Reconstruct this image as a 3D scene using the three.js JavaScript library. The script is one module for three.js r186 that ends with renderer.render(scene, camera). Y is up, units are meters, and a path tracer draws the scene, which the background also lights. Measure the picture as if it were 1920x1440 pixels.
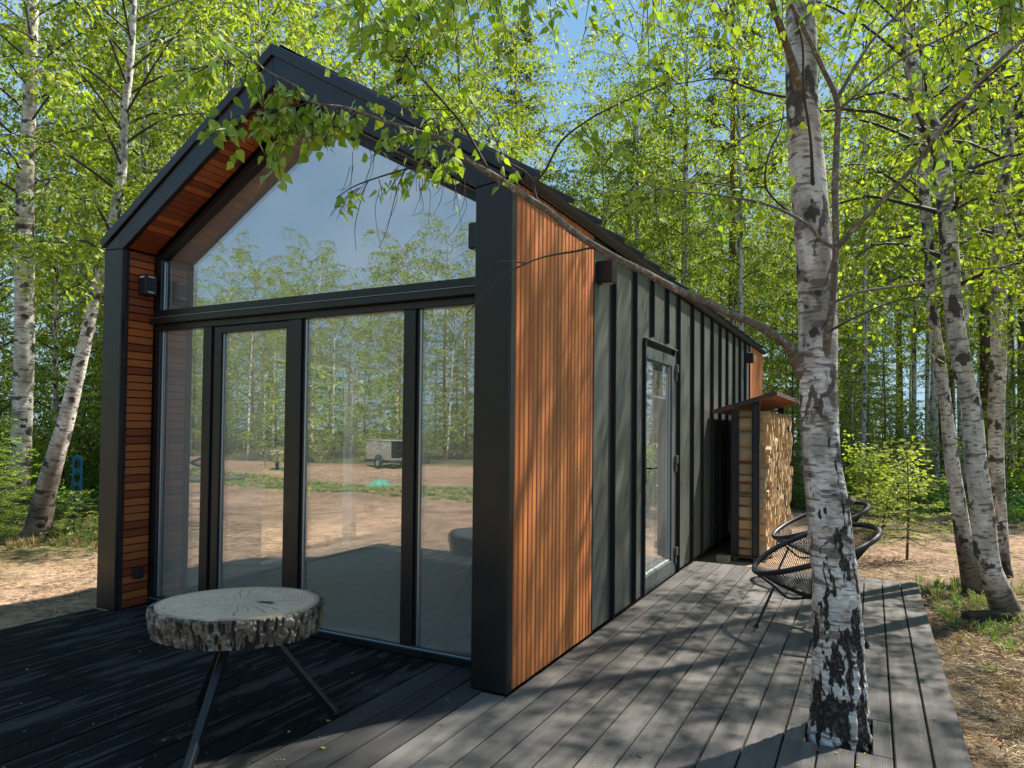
import * as THREE from 'three';
import { mergeGeometries } from 'three/addons/utils/BufferGeometryUtils.js';

// ---------------------------------------------------------------- camera, sky, sun, exposure
const scene = new THREE.Scene();
const camera = new THREE.PerspectiveCamera(58.24, 4 / 3, 0.05, 600);
camera.position.set(1.65967, 1.37496, 3.14837);
camera.rotation.set(0.02408, 0.48101, 0.01014, 'YXZ');
camera.setViewOffset(1920, 1440, 0, -50.47, 1920, 1440);
camera.updateMatrixWorld(true);

const renderer = new THREE.WebGLRenderer({ antialias: true });
renderer.setSize(1024, 768);
renderer.toneMapping = THREE.LinearToneMapping;
renderer.toneMappingExposure = 2.5;
renderer.shadowMap.enabled = true;

const SUN_DIR = new THREE.Vector3(0.52, 1.28, -0.84).normalize();
const sun = new THREE.DirectionalLight(new THREE.Color(1.0, 0.95, 0.87), 5.0);
sun.position.copy(SUN_DIR).multiplyScalar(60);
sun.castShadow = true;
sun.shadow.radius = 1.7;
sun.shadow.mapSize.set(4096, 4096);
Object.assign(sun.shadow.camera, { left: -30, right: 30, top: 30, bottom: -30, near: 1, far: 140 });
scene.add(sun, sun.target);

// ---------------------------------------------------------------- random numbers and noise
function rng(seed) {
  let s = seed >>> 0;
  return () => { s = (s + 0x6d2b79f5) | 0; let t = Math.imul(s ^ (s >>> 15), 1 | s); t = (t + Math.imul(t ^ (t >>> 7), 61 | t)) ^ t; return ((t ^ (t >>> 14)) >>> 0) / 4294967296; };
}
function hash2(x, y, s) {
  let h = Math.imul(x, 374761393) + Math.imul(y, 668265263) + Math.imul(s, 2246822519);
  h = Math.imul(h ^ (h >>> 13), 1274126177); h ^= h >>> 16;
  return (h >>> 0) / 4294967296;
}
const mod = (a, n) => ((a % n) + n) % n;
const smooth = (t) => t * t * (3 - 2 * t);
const clamp = (x, a = 0, b = 1) => Math.min(b, Math.max(a, x));
const step = (a, b, x) => smooth(clamp((x - a) / (b - a)));
const mix = (a, b, t) => a + (b - a) * t;
// value noise that tiles after px by py cells
function vnoise(x, y, px, py, s) {
  const xi = Math.floor(x), yi = Math.floor(y), fx = smooth(x - xi), fy = smooth(y - yi);
  const a = mod(xi, px), b = mod(xi + 1, px), c = mod(yi, py), d = mod(yi + 1, py);
  return mix(mix(hash2(a, c, s), hash2(b, c, s), fx), mix(hash2(a, d, s), hash2(b, d, s), fx), fy);
}
function fbm(u, v, cu, cv, s, oct = 4, gain = 0.5) {
  let t = 0, a = 1, n = 0;
  for (let o = 0; o < oct; o++) { t += a * vnoise(u * cu, v * cv, cu, cv, s + o * 17); n += a; a *= gain; cu *= 2; cv *= 2; }
  return t / n;
}
function noise3(x, y, z, s) {
  const zi = Math.floor(z), f = smooth(z - zi);
  return mix(vnoise(x, y, 9999, 9999, s + zi * 131), vnoise(x, y, 9999, 9999, s + (zi + 1) * 131), f);
}
function tex(w, h, f, srgb = true, rep = [1, 1]) {
  const data = new Uint8Array(w * h * 4);
  for (let y = 0; y < h; y++) for (let x = 0; x < w; x++) {
    const c = f((x + 0.5) / w, (y + 0.5) / h, x, y), i = (y * w + x) * 4;
    if (typeof c === 'number') data[i] = data[i + 1] = data[i + 2] = clamp(c) * 255;
    else { data[i] = clamp(c[0]) * 255; data[i + 1] = clamp(c[1]) * 255; data[i + 2] = clamp(c[2]) * 255; }
    data[i + 3] = 255;
  }
  const t = new THREE.DataTexture(data, w, h);
  t.wrapS = t.wrapT = THREE.RepeatWrapping; t.magFilter = THREE.LinearFilter; t.minFilter = THREE.LinearFilter;
  if (srgb) t.colorSpace = THREE.SRGBColorSpace;
  t.repeat.set(...rep); t.needsUpdate = true;
  return t;
}
const s2 = (c) => (c <= 0.0031308 ? c * 12.92 : 1.055 * Math.pow(c, 1 / 2.4) - 0.055);
const S = (r, g, b, k = 1) => [s2(r * k), s2(g * k), s2(b * k)];   // linear reflectance to stored value
const lin = (r, g, b) => new THREE.Color().setRGB(r, g, b);

// sky: clear blue, paler low down, thin high cloud
{
  const W = 1024, H = 512, d = new Float32Array(W * H * 4);
  for (let y = 0; y < H; y++) {
    const el = ((y + 0.5) / H - 0.5) * Math.PI;
    const up = Math.max(0, Math.sin(el));
    for (let x = 0; x < W; x++) {
      const az = ((x + 0.5) / W - 0.5) * 2 * Math.PI, i = (y * W + x) * 4;
      const k = Math.pow(1 - up, 2.2);
      let r = mix(0.068, 0.215, k), g = mix(0.165, 0.31, k), b = mix(0.30, 0.39, k);
      const ce = Math.cos(el), dx = ce * Math.cos(az), dz = ce * Math.sin(az);
      if (up > 0.02) {
        const px = dx / (up + 0.25) * 2, pz = dz / (up + 0.25) * 2;
        const n = fbm((px + 20) / 40, (pz + 20) / 40, 40, 26, 5, 5, 0.55);
        const c = step(0.52, 0.8, n) * 0.3 * step(0.02, 0.2, up);
        r = mix(r, 0.42, c); g = mix(g, 0.45, c); b = mix(b, 0.48, c);
      }
      const glow = Math.pow(Math.max(0, dx * SUN_DIR.x + up * SUN_DIR.y + dz * SUN_DIR.z), 8) * 0.15;
      d[i] = r + glow; d[i + 1] = g + glow; d[i + 2] = b + glow; d[i + 3] = 1;
    }
  }
  const t = new THREE.DataTexture(d, W, H, THREE.RGBAFormat, THREE.FloatType);
  t.mapping = THREE.EquirectangularReflectionMapping; t.magFilter = THREE.LinearFilter; t.needsUpdate = true;
  scene.background = t; scene.environment = t;
}

// ---------------------------------------------------------------- things, parts, names
const used = new Map();
function numbered(name) { const n = used.get(name) ?? 0; used.set(name, n + 1); return n ? `${name}_${String(n).padStart(3, '0')}` : name; }
function tag(o, label, category, group, kind) {
  if (label) o.userData.label = label;
  if (category) o.userData.category = category;
  if (group) o.userData.group = group;
  if (kind) o.userData.kind = kind;
  return o;
}
function thing(name, label, category, pos = [0, 0, 0], turn = 0, group) {
  const o = new THREE.Group(); o.name = numbered(name); o.position.set(...pos); o.rotation.y = turn;
  scene.add(o); return tag(o, label, category, group);
}
function part(name, geo, mat, parent) {
  const g = Array.isArray(geo) ? merge(geo) : geo;
  const m = new THREE.Mesh(g, mat); m.name = numbered(name); m.castShadow = m.receiveShadow = true;
  parent.add(m); return m;
}
function merge(list) {
  list = list.filter(Boolean).map((g) => (g.index ? g.toNonIndexed() : g));
  for (const g of list) {
    for (const k of Object.keys(g.attributes)) if (!['position', 'normal', 'uv', 'color'].includes(k)) g.deleteAttribute(k);
    if (!g.attributes.uv) g.setAttribute('uv', new THREE.BufferAttribute(new Float32Array(g.attributes.position.count * 2), 2));
    if (!g.attributes.normal) g.computeVertexNormals();
  }
  return list.length === 1 ? list[0] : mergeGeometries(list, false);
}

// ---------------------------------------------------------------- shapes
// box with chamfered edges; uv in metres, v along the longest side
function box(x0, y0, z0, x1, y1, z1, c = 0.003, du = 0, dv = 0) {
  const sx = x1 - x0, sy = y1 - y0, sz = z1 - z0;
  c = Math.min(c, sx / 2.1, sy / 2.1, sz / 2.1);
  const P = [], N = [], U = [];
  const lo = [x0, y0, z0], hi = [x1, y1, z1], size = [sx, sy, sz];
  const longAx = size.indexOf(Math.max(...size));
  const uvOf = (p, ax) => {
    const o = [0, 1, 2].filter((a) => a !== ax);
    let ua = o[0], va = o[1];
    if (ua === longAx) { ua = o[1]; va = o[0]; }
    return [p[ua] + du, p[va] + dv];
  };
  const tri = (a, b, cc, n, ax) => {
    const e1 = [b[0] - a[0], b[1] - a[1], b[2] - a[2]], e2 = [cc[0] - a[0], cc[1] - a[1], cc[2] - a[2]];
    const cr = [e1[1] * e2[2] - e1[2] * e2[1], e1[2] * e2[0] - e1[0] * e2[2], e1[0] * e2[1] - e1[1] * e2[0]];
    const v = cr[0] * n[0] + cr[1] * n[1] + cr[2] * n[2] >= 0 ? [a, b, cc] : [a, cc, b];
    for (const p of v) { P.push(...p); N.push(...n); U.push(...uvOf(p, ax)); }
  };
  const quad = (a, b, cc, d, n, ax) => { tri(a, b, cc, n, ax); tri(a, cc, d, n, ax); };
  const pt = (ax, va, ins, sa, sb) => { const o = [0, 1, 2].filter((k) => k !== ax), p = [0, 0, 0]; p[ax] = va; p[o[0]] = sa ? hi[o[0]] - ins : lo[o[0]] + ins; p[o[1]] = sb ? hi[o[1]] - ins : lo[o[1]] + ins; return p; };
  for (let ax = 0; ax < 3; ax++) for (const s of [0, 1]) {
    const va = s ? hi[ax] : lo[ax], n = [0, 0, 0]; n[ax] = s ? 1 : -1;
    quad(pt(ax, va, c, 0, 0), pt(ax, va, c, 1, 0), pt(ax, va, c, 1, 1), pt(ax, va, c, 0, 1), n, ax);
  }
  if (c > 0) {
    const r = Math.SQRT1_2;
    for (let ax = 0; ax < 3; ax++) {            // the twelve edges, each along axis ax
      const o = [0, 1, 2].filter((k) => k !== ax);
      for (const sa of [0, 1]) for (const sb of [0, 1]) {
        const mk = (e, first) => { const p = [0, 0, 0]; p[ax] = e ? hi[ax] - c : lo[ax] + c; p[o[0]] = (sa ? hi : lo)[o[0]] + (first ? 0 : sa ? -c : c); p[o[1]] = (sb ? hi : lo)[o[1]] + (first ? (sb ? -c : c) : 0); return p; };
        const n = [0, 0, 0]; n[o[0]] = sa ? r : -r; n[o[1]] = sb ? r : -r;
        quad(mk(0, true), mk(1, true), mk(1, false), mk(0, false), n, o[0]);
      }
    }
    for (const a of [0, 1]) for (const b of [0, 1]) for (const d of [0, 1]) {
      const X = a ? hi[0] : lo[0], Y = b ? hi[1] : lo[1], Z = d ? hi[2] : lo[2], ix = a ? -c : c, iy = b ? -c : c, iz = d ? -c : c, q = 0.577;
      tri([X, Y + iy, Z + iz], [X + ix, Y, Z + iz], [X + ix, Y + iy, Z], [a ? q : -q, b ? q : -q, d ? q : -q], 0);
    }
  }
  const g = new THREE.BufferGeometry();
  g.setAttribute('position', new THREE.Float32BufferAttribute(P, 3));
  g.setAttribute('normal', new THREE.Float32BufferAttribute(N, 3));
  g.setAttribute('uv', new THREE.Float32BufferAttribute(U, 2));
  return g;
}
// a bar of rectangular section w (across) by h (along the 'up' hint) from a to b
function bar(a, b, w, h, up = [0, 1, 0], c = 0.003, dv = 0) {
  const A = new THREE.Vector3(...a), B = new THREE.Vector3(...b), L = A.distanceTo(B);
  const z = B.clone().sub(A).normalize(), x = new THREE.Vector3(...up).cross(z).normalize(), y = z.clone().cross(x);
  const g = box(-w / 2, -h / 2, 0, w / 2, h / 2, L, c, 0, dv);
  return g.applyMatrix4(new THREE.Matrix4().makeBasis(x, y, z).setPosition(A));
}
// polygon in x,y pushed out along z from z0 to z1 (holes allowed)
function prism(pts, z0, z1, holes = [], bevel = 0.004) {
  const s = new THREE.Shape(pts.map((p) => new THREE.Vector2(...p)));
  for (const h of holes) s.holes.push(new THREE.Path(h.map((p) => new THREE.Vector2(...p))));
  const g = new THREE.ExtrudeGeometry(s, { depth: z1 - z0 - 2 * bevel, bevelEnabled: bevel > 0, bevelThickness: bevel, bevelSize: bevel, bevelOffset: -bevel, bevelSegments: 1, curveSegments: 8 });
  g.translate(0, 0, z0 + bevel);
  return g;
}
// round tube through points with a radius at each; u once round (times uRep), v in metres
function tube(pts, rad, { seg = 8, sub = 4, uRep = 1, cap = true, v0 = 0, closed = false } = {}) {
  const V = pts.map((p) => (p.isVector3 ? p : new THREE.Vector3(...p)));
  const R = Array.isArray(rad) ? rad : V.map(() => rad);
  const n = closed ? V.length * sub : (V.length - 1) * sub;
  const curve = new THREE.CatmullRomCurve3(V, closed, 'centripetal');
  const P = [], N = [], U = [], I = [];
  let prev = null, len = v0, last = null, ref = null;
  const count = n + 1;
  for (let i = 0; i < count; i++) {
    const t = i / n, p = curve.getPoint(t), d = curve.getTangent(t);
    if (!ref) { ref = Math.abs(d.y) < 0.9 ? new THREE.Vector3(0, 1, 0) : new THREE.Vector3(1, 0, 0); ref.cross(d).normalize(); } else { ref.addScaledVector(d, -ref.dot(d)).normalize(); }
    const b = d.clone().cross(ref);
    if (last) len += last.distanceTo(p);
    last = p;
    const k = t * (closed ? V.length : V.length - 1), k0 = Math.min(Math.floor(k), R.length - 1), k1 = Math.min(k0 + 1, R.length - 1), r = mix(R[k0], closed ? R[(k0 + 1) % R.length] : R[k1], k - Math.floor(k));
    for (let j = 0; j <= seg; j++) {
      const a = (j / seg) * Math.PI * 2, nx = ref.x * Math.cos(a) + b.x * Math.sin(a), ny = ref.y * Math.cos(a) + b.y * Math.sin(a), nz = ref.z * Math.cos(a) + b.z * Math.sin(a);
      P.push(p.x + nx * r, p.y + ny * r, p.z + nz * r); N.push(nx, ny, nz); U.push((j / seg) * uRep, len);
    }
    if (i) for (let j = 0; j < seg; j++) { const a = (i - 1) * (seg + 1) + j, c = a + seg + 1; I.push(a, a + 1, c, c, a + 1, c + 1); }
  }
  if (cap && !closed) for (const e of [0, 1]) {
    const p = curve.getPoint(e), d = curve.getTangent(e).multiplyScalar(e ? 1 : -1), base = P.length / 3, row = e ? n * (seg + 1) : 0;
    P.push(p.x, p.y, p.z); N.push(d.x, d.y, d.z); U.push(0.5, len);
    for (let j = 0; j <= seg; j++) { const q = (row + j) * 3; P.push(P[q], P[q + 1], P[q + 2]); N.push(d.x, d.y, d.z); U.push(0.5 + 0.1 * Math.cos(j), 0.1 * Math.sin(j)); }
    for (let j = 0; j < seg; j++) e ? I.push(base, base + 1 + j, base + 2 + j) : I.push(base, base + 2 + j, base + 1 + j);
  }
  const g = new THREE.BufferGeometry();
  g.setAttribute('position', new THREE.Float32BufferAttribute(P, 3));
  g.setAttribute('normal', new THREE.Float32BufferAttribute(N, 3));
  g.setAttribute('uv', new THREE.Float32BufferAttribute(U, 2));
  g.setIndex(I);
  return g;
}
// a point seen at photo pixel (px, py) of 1920 x 1440 at a depth in metres along the view axis
const AX = { r: new THREE.Vector3(), u: new THREE.Vector3(), f: new THREE.Vector3() };
camera.matrixWorld.extractBasis(AX.r, AX.u, AX.f); AX.f.negate();
function at(px, py, depth) {
  const F = 1292.4659, x = (px - 960) / F, y = -(py - 770.47) / F;
  return camera.position.clone().addScaledVector(AX.f, depth).addScaledVector(AX.r, x * depth).addScaledVector(AX.u, y * depth);
}

// ---------------------------------------------------------------- materials
const M = {};
const std = (o) => new THREE.MeshStandardMaterial(o);
const phys = (o) => new THREE.MeshPhysicalMaterial(o);
{
  const scuff = tex(256, 256, (u, v) => 0.35 + 0.35 * fbm(u, v, 6, 6, 3, 5) + 0.1 * fbm(u, v, 64, 8, 9, 2), false);
  M.frame = std({ color: lin(0.0085, 0.0095, 0.011), roughness: 0.62, roughnessMap: scuff, metalness: 0.0 });
  M.frame2 = std({ color: lin(0.011, 0.012, 0.014), roughness: 0.6, roughnessMap: scuff });
  M.gasket = std({ color: lin(0.01, 0.01, 0.011), roughness: 0.8 });
  M.bright = std({ color: lin(0.45, 0.5, 0.52), roughness: 0.35, metalness: 0.8 });
  M.lampBody = std({ color: lin(0.012, 0.013, 0.015), roughness: 0.5 });
  M.lampGlass = std({ color: lin(0.5, 0.5, 0.48), roughness: 0.25 });
  // sheet steel cladding: faint vertical streaks and water marks
  const sheet = tex(512, 1024, (u, v) => {
    const s = fbm(u, v, 40, 2, 11, 3), w = fbm(u, v, 5, 9, 4, 5), sp = vnoise(u * 160, v * 320, 160, 320, 6);
    const k = 0.78 + 0.3 * s * 0.5 + 0.35 * (w - 0.5) + (sp > 0.985 ? 0.25 : 0);
    return S(0.105, 0.110, 0.094, k);
  }, true, [1 / 1.0, 1 / 2.7]);
  const sheetRough = tex(256, 512, (u, v) => 0.24 + 0.2 * fbm(u, v, 30, 2, 21, 3) + 0.16 * fbm(u, v, 5, 9, 23, 4), false, [1, 1 / 2.7]);
  M.sheet = std({ color: lin(1, 1, 1), map: sheet, roughness: 1, roughnessMap: sheetRough, metalness: 0.12 });
  M.seam = std({ color: lin(0.006, 0.0065, 0.008), roughness: 0.55 });
  M.roof = std({ color: lin(0.022, 0.022, 0.025), roughness: 0.5, roughnessMap: scuff });
  M.fascia = std({ color: lin(0.035, 0.028, 0.025), roughness: 0.6 });
  // timber, several tones that share one grain
  const grain = (r, g, b, seed) => tex(128, 1024, (u, v) => {
    const w = u + 0.05 * fbm(u, v, 3, 5, seed, 3), ring = 0.5 + 0.5 * Math.sin((w * 9 + 2.5 * fbm(w, v, 4, 3, seed + 5, 3)) * 6.283);
    const fine = fbm(u, v, 48, 6, seed + 9, 3);
    let k = 0.78 + 0.2 * ring * 0.6 + 0.3 * (fine - 0.4);
    const cu = mod(u * 2 + hash2(Math.floor(v * 7), 3, seed), 1) - 0.5, cv = v * 7 - Math.floor(v * 7) - 0.5, kn = Math.hypot(cu * 2.2, cv * 7);
    if (hash2(Math.floor(v * 7), 8, seed) > 0.72 && kn < 0.28) k *= mix(0.35, 1, step(0.08, 0.28, kn));
    return S(r, g, b, k);
  }, true, [1 / 0.12, 1 / 1.2]);
  const grainBump = tex(128, 512, (u, v) => 0.5 + 0.5 * (fbm(u, v, 48, 5, 77, 3) - 0.5), false, [1 / 0.12, 1 / 1.2]);
  const cedar = [[0.62, 0.222, 0.060], [0.56, 0.178, 0.045], [0.67, 0.26, 0.072], [0.52, 0.155, 0.042], [0.60, 0.192, 0.052], [0.44, 0.155, 0.05]];
  const cedarTex = cedar.slice(0, 3).map((c, i) => grain(...c, 31 + i * 7));
  M.cedar = cedar.map((c, i) => std({ map: cedarTex[i % 3], color: i < 3 ? lin(1, 1, 1) : lin(c[0] / cedar[i - 3][0], c[1] / cedar[i - 3][1], c[2] / cedar[i - 3][2]), roughness: 0.55, bumpMap: grainBump, bumpScale: 0.0006 }));
  M.stain = [[0.75, 0.55, 0.4], [0.5, 0.3, 0.22], [0.62, 0.42, 0.3], [0.4, 0.22, 0.16], [0.88, 0.7, 0.55]].map((k, i) => std({ map: cedarTex[i % 3], color: lin(...k), roughness: 0.45, bumpMap: grainBump, bumpScale: 0.0006 }));
  // grooved deck boards: 0.14 m across the u axis
  const ribs = tex(256, 512, (u, v) => {
    const r = 0.5 + 0.5 * Math.cos(u * 24 * 2 * Math.PI);
    return 0.62 * Math.pow(r, 0.6) + 0.38 * fbm(u, v, 12, 10, 41, 4);
  }, false, [1 / 0.14, 1 / 0.8]);
  const deckTone = (base, seed, dust) => tex(256, 1024, (u, v) => {
    const r = 0.5 + 0.5 * Math.cos(u * 24 * 2 * Math.PI);
    const w = fbm(u, v, 3, 7, seed, 5), st = fbm(u, v, 10, 2, seed + 3, 3), sp = hash2(Math.floor(u * 256), Math.floor(v * 1024), seed);
    const cl = fbm(u, v, 2, 8, seed + 8, 3);
    let k = (0.62 + 0.75 * w) * (0.85 + 0.3 * st) * mix(0.8, 1.08, r);
    let c = [base[0] * k, base[1] * k, base[2] * k];
    const du = dust * step(0.5, 0.66, cl) * (0.35 + 0.65 * fbm(u, v, 32, 90, seed + 13, 2));
    c = c.map((x, i) => mix(x, [0.085, 0.083, 0.08][i], du));
    if (sp > 0.9965 - dust * 0.006) c = c.map((x) => x + 0.12 * hash2(Math.floor(u * 256), Math.floor(v * 1024), seed + 1));
    return S(...c);
  }, true, [1 / 0.14, 1 / 2.3]);
  const dk = (t, rough, sp = 0.6) => phys({ map: t, roughness: rough, specularIntensity: sp, bumpMap: ribs, bumpScale: 0.0022 });
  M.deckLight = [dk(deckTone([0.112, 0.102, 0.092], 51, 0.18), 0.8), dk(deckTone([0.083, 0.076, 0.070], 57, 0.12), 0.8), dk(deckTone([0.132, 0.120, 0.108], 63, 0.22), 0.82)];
  M.deckDarkShade = [dk(deckTone([0.008, 0.008, 0.0085], 71, 0.62), 0.85, 0.25), dk(deckTone([0.006, 0.006, 0.0065], 77, 0.48), 0.85, 0.25)];  // front boards: own darker tone, deepened by house shade and vignette painted in
  M.deckMidShade = [dk(deckTone([0.042, 0.039, 0.037], 83, 0.25), 0.8), dk(deckTone([0.03, 0.0285, 0.0275], 87, 0.2), 0.78)];  // half step of that painted shade, between front and side boards
  M.under = std({ color: lin(0.02, 0.018, 0.016), roughness: 1 });
  // interior
  M.white = std({ color: lin(0.82, 0.815, 0.79), roughness: 0.8 });
  M.floorWood = std({ map: tex(256, 1024, (u, v) => { const k = 0.75 + 0.5 * fbm(u, v, 24, 3, 91, 4); return S(0.52, 0.50, 0.47, k); }, true, [1 / 0.18, 1 / 1.4]), roughness: 0.5 });
  M.olive = std({ color: lin(0.16, 0.15, 0.07), roughness: 0.7 });
  // glazing: coated double panes mirror more than plain glass
  M.glass = phys({ color: lin(0.97, 0.985, 0.98), transmission: 1, thickness: 0, roughness: 0, metalness: 0, ior: 3.5, specularIntensity: 1 });
  M.glassOuter = phys({ color: lin(0.95, 0.95, 0.92), transmission: 0.87, thickness: 0, roughness: 0, metalness: 0, ior: 3.5, specularIntensity: 1 });   // pale haze put into the colour, standing in for light from the room
  // steel of the log rack
  M.rust = std({ map: tex(256, 512, (u, v) => { const n = fbm(u, v, 6, 12, 101, 5), a = step(0.42, 0.62, n); return S(mix(0.055, 0.17, a), mix(0.06, 0.075, a), mix(0.068, 0.035, a), 0.8 + 0.4 * fbm(u, v, 30, 60, 105, 2)); }, true, [1 / 0.3, 1 / 0.8]), roughness: 0.6, metalness: 0.3 });
  M.steel = std({ map: tex(256, 512, (u, v) => { const n = fbm(u, v, 5, 9, 111, 5), a = step(0.6, 0.8, n); return S(mix(0.05, 0.13, a), mix(0.055, 0.06, a), mix(0.062, 0.032, a), 0.75 + 0.5 * fbm(u, v, 20, 40, 115, 3)); }, true, [1 / 0.3, 1 / 0.8]), roughness: 0.5, metalness: 0.4 });
  M.blackMetal = std({ color: lin(0.012, 0.013, 0.015), roughness: 0.38, metalness: 0.2 });
}
// ---------------------------------------------------------------- the cabin
const W = 3.456, PW = 0.2164, EH = 2.68, AXX = -1.737, APEX = 3.818, SL = 0.6, ZB = -9.308, ZC = -7.927;
const cabin = thing('cabin', 'small black gabled timber cabin with glazed front and slatted side standing on the deck', 'cabin');
{
  const R = rng(11);
  const outer = [[-W, 0.004], [-W, EH], [AXX, EH + 0.6 * (AXX + W) + 0.1], [-0.0, EH], [-0.0, 0.004]];
  const yA = (x) => 3.55 - 0.588 * Math.abs(x - AXX);           // inner edge of the gable board
  const yG = (x) => APEX - 0.605 * Math.abs(x - AXX);            // outer edge of the gable board
  // the black portal: two posts and two rakes
  part('portal_post', prism([[-W, 0.004], [-W + PW, 0.004], [-W + PW, yA(-W + PW)], [-W, EH]], -0.04, 0, [], 0.006), M.frame, cabin);
  part('portal_post', prism([[-PW, 0.004], [-0.001, 0.004], [-0.001, EH], [-PW, yA(-PW)]], -0.05, 0, [], 0.006), M.frame, cabin);
  part('gable_board', prism([[-W + 0.001, EH + 0.001], [-W + PW, yA(-W + PW) + 0.001], [AXX - 0.001, yA(AXX)], [AXX - 0.001, yG(AXX) - 0.06]], -0.04, -0.001, [], 0.004), M.frame, cabin);
  part('gable_board', prism([[0, EH + 0.001], [-PW, yA(-PW) + 0.001], [AXX + 0.001, yA(AXX)], [AXX + 0.001, yG(AXX) - 0.06]], -0.04, -0.001, [], 0.004), M.frame, cabin);
  // roof edge trims at the front (the raised lip that follows the rakes)
  const lip = (s) => { const ex = s < 0 ? -W - 0.045 : 0.055; const ey = yG(ex);
    return prism([[AXX, APEX], [AXX, APEX - 0.075], [ex + (s < 0 ? 0.03 : -0.03), ey - 0.055], [ex, ey]], -0.06, 0.016, [], 0.004); };
  part('roof_trim', lip(-1), M.frame2, cabin); part('roof_trim', lip(1), M.frame2, cabin);
  // black reveals behind the portal
  part('reveal', box(-W + PW - 0.02, 0.006, -0.06, -W + PW - 0.001, yA(-W + PW) - 0.01, -0.04, 0), M.gasket, cabin);
  // left cheek: horizontal stained boards
  const nB = 46, pitch = 2.66 / nB;
  for (let i = 0; i < nB; i++) {
    const y0 = 0.008 + i * pitch;
    part('cladding_board', box(-W + PW - 0.03, y0 + 0.003, -0.265, -W + PW - 0.004, y0 + pitch - 0.003, -0.024, 0.004, R(), R() * 5), M.stain[Math.floor(R() * 5)], cabin);
  }
  part('cheek_backing', box(-W + 0.01, 0.006, -0.30, -W + PW - 0.031, 2.68, -0.041, 0), M.gasket, cabin);
  part('cheek_backing', box(-PW + 0.012, 0.006, -0.30, -0.021, 2.68, -0.051, 0), M.frame, cabin);
  // soffit boards under the rakes, each running from front to back
  const rakeL = 1.70, nS = 30;
  for (const s of [-1, 1]) {
    const a = Math.atan(0.588);
    for (let i = 0; i < nS; i++) {
      const w = 1.725 / nS, g = box(0.003, 0, -0.262, w - 0.003, 0.018, -0.042, 0.003, R(), R() * 3);
      const d = i * w;
      g.rotateZ(a); g.translate(d * Math.cos(a), d * Math.sin(a), 0);
      if (s > 0) { g.scale(-1, 1, 1); const ix = g.attributes.position.array; for (let k = 0; k < ix.length; k += 9) for (let c = 0; c < 3; c++) { const t = ix[k + c]; ix[k + c] = ix[k + 3 + c]; ix[k + 3 + c] = t; } g.computeVertexNormals(); }
      g.translate(s < 0 ? -W + PW : -PW, 2.676, 0);
      part('soffit_board', g, M.stain[Math.floor(R() * 4)], cabin);
    }
  }
  // roof: two slabs, ridge cap, ribs
  for (const s of [-1, 1]) {
    const ex = s < 0 ? -W - 0.055 : 0.062, t = 0.10;
    const pts = [[AXX, APEX - 0.012], [ex, yG(ex) - 0.012], [ex - s * 0.04, yG(ex) - 0.06], [AXX, APEX - 0.012 - t]];
    const g = prism(s < 0 ? pts : pts.reverse(), ZB - 0.08, -0.061, [], 0.003);
    part('roof_slab', g, M.roof, cabin);
    for (let k = 0; k < 20; k++) {
      const z = -0.18 - k * 0.483; if (z < ZB) break;
      part('roof_rib', bar([AXX + s * 0.02, APEX + 0.006, z], [ex + s * 0.012, yG(ex) + 0.008, z], 0.022, 0.035, [0, 1, 0], 0.003), M.roof, cabin);
    }
  }
  part('ridge_cap', prism([[AXX - 0.13, APEX - 0.055], [AXX, APEX + 0.03], [AXX + 0.13, APEX - 0.055], [AXX, APEX + 0.022]], ZB - 0.09, -0.06, [], 0), M.roof, cabin);
  part('eave_fascia', prism([[0.001, EH - 0.004], [0.034, EH - 0.004], [0.05, EH + 0.015], [0.056, EH + 0.042], [0.001, EH + 0.03]], ZB - 0.07, -0.062, [], 0.002), M.fascia, cabin);
  // right long wall: black corner strip, slats, sheet panels with seams, slats at the far end
  part('corner_strip', box(-0.02, 0.006, -0.052, 0.003, EH - 0.005, -0.006, 0.003), M.frame2, cabin);
  part('wall_core', [box(-0.21, 0.006, -2.372, -0.022, EH + 0.06, -0.31, 0), box(-0.21, 0.006, ZB, -0.022, EH + 0.06, -3.422, 0), box(-0.21, 2.125, -3.4215, -0.022, EH + 0.06, -2.3725, 0)], M.gasket, cabin);
  const slats = (za, zb, n) => {
    const p = (za - zb) / n;
    for (let i = 0; i < n; i++) part('wall_slat', box(-0.021, 0.012, za - (i + 1) * p + 0.0045, 0.004 + 0.002 * R(), EH - 0.006, za - i * p - 0.0045, 0.005, R(), R() * 4), M.cedar[Math.floor(R() * 6)], cabin);
  };
  slats(-0.056, -1.196, 21); slats(ZC - 0.012, ZB + 0.01, 22);
  const seams = [-1.2, -1.614, -2.12, -2.605, -3.089, -3.509, -4.091, -4.572, -5.089, -5.57, -6.03, -6.536, -7.006, -7.471, ZC];
  const dz0 = -2.385, dz1 = -3.412, dTop = 2.125;
  for (let i = 0; i + 1 < seams.length; i++) {
    let a = seams[i], b = seams[i + 1];
    const cut = (za, zb, y0) => { if (za - zb > 0.02) part('wall_panel', box(-0.0215, y0, zb + 0.002, -0.012 + 0.0015 * R(), EH - 0.006, za - 0.002, 0.002, R(), 0), M.sheet, cabin); };
    if (a > dz0 && b < dz0) { cut(a, dz0, 0.01); cut(dz0, b, dTop); }
    else if (a <= dz0 && b >= dz1) cut(a, b, dTop);
    else if (a > dz1 && b < dz1) { cut(a, dz1, dTop); cut(dz1, b, 0.01); }
    else cut(a, b, 0.01);
  }
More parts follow.
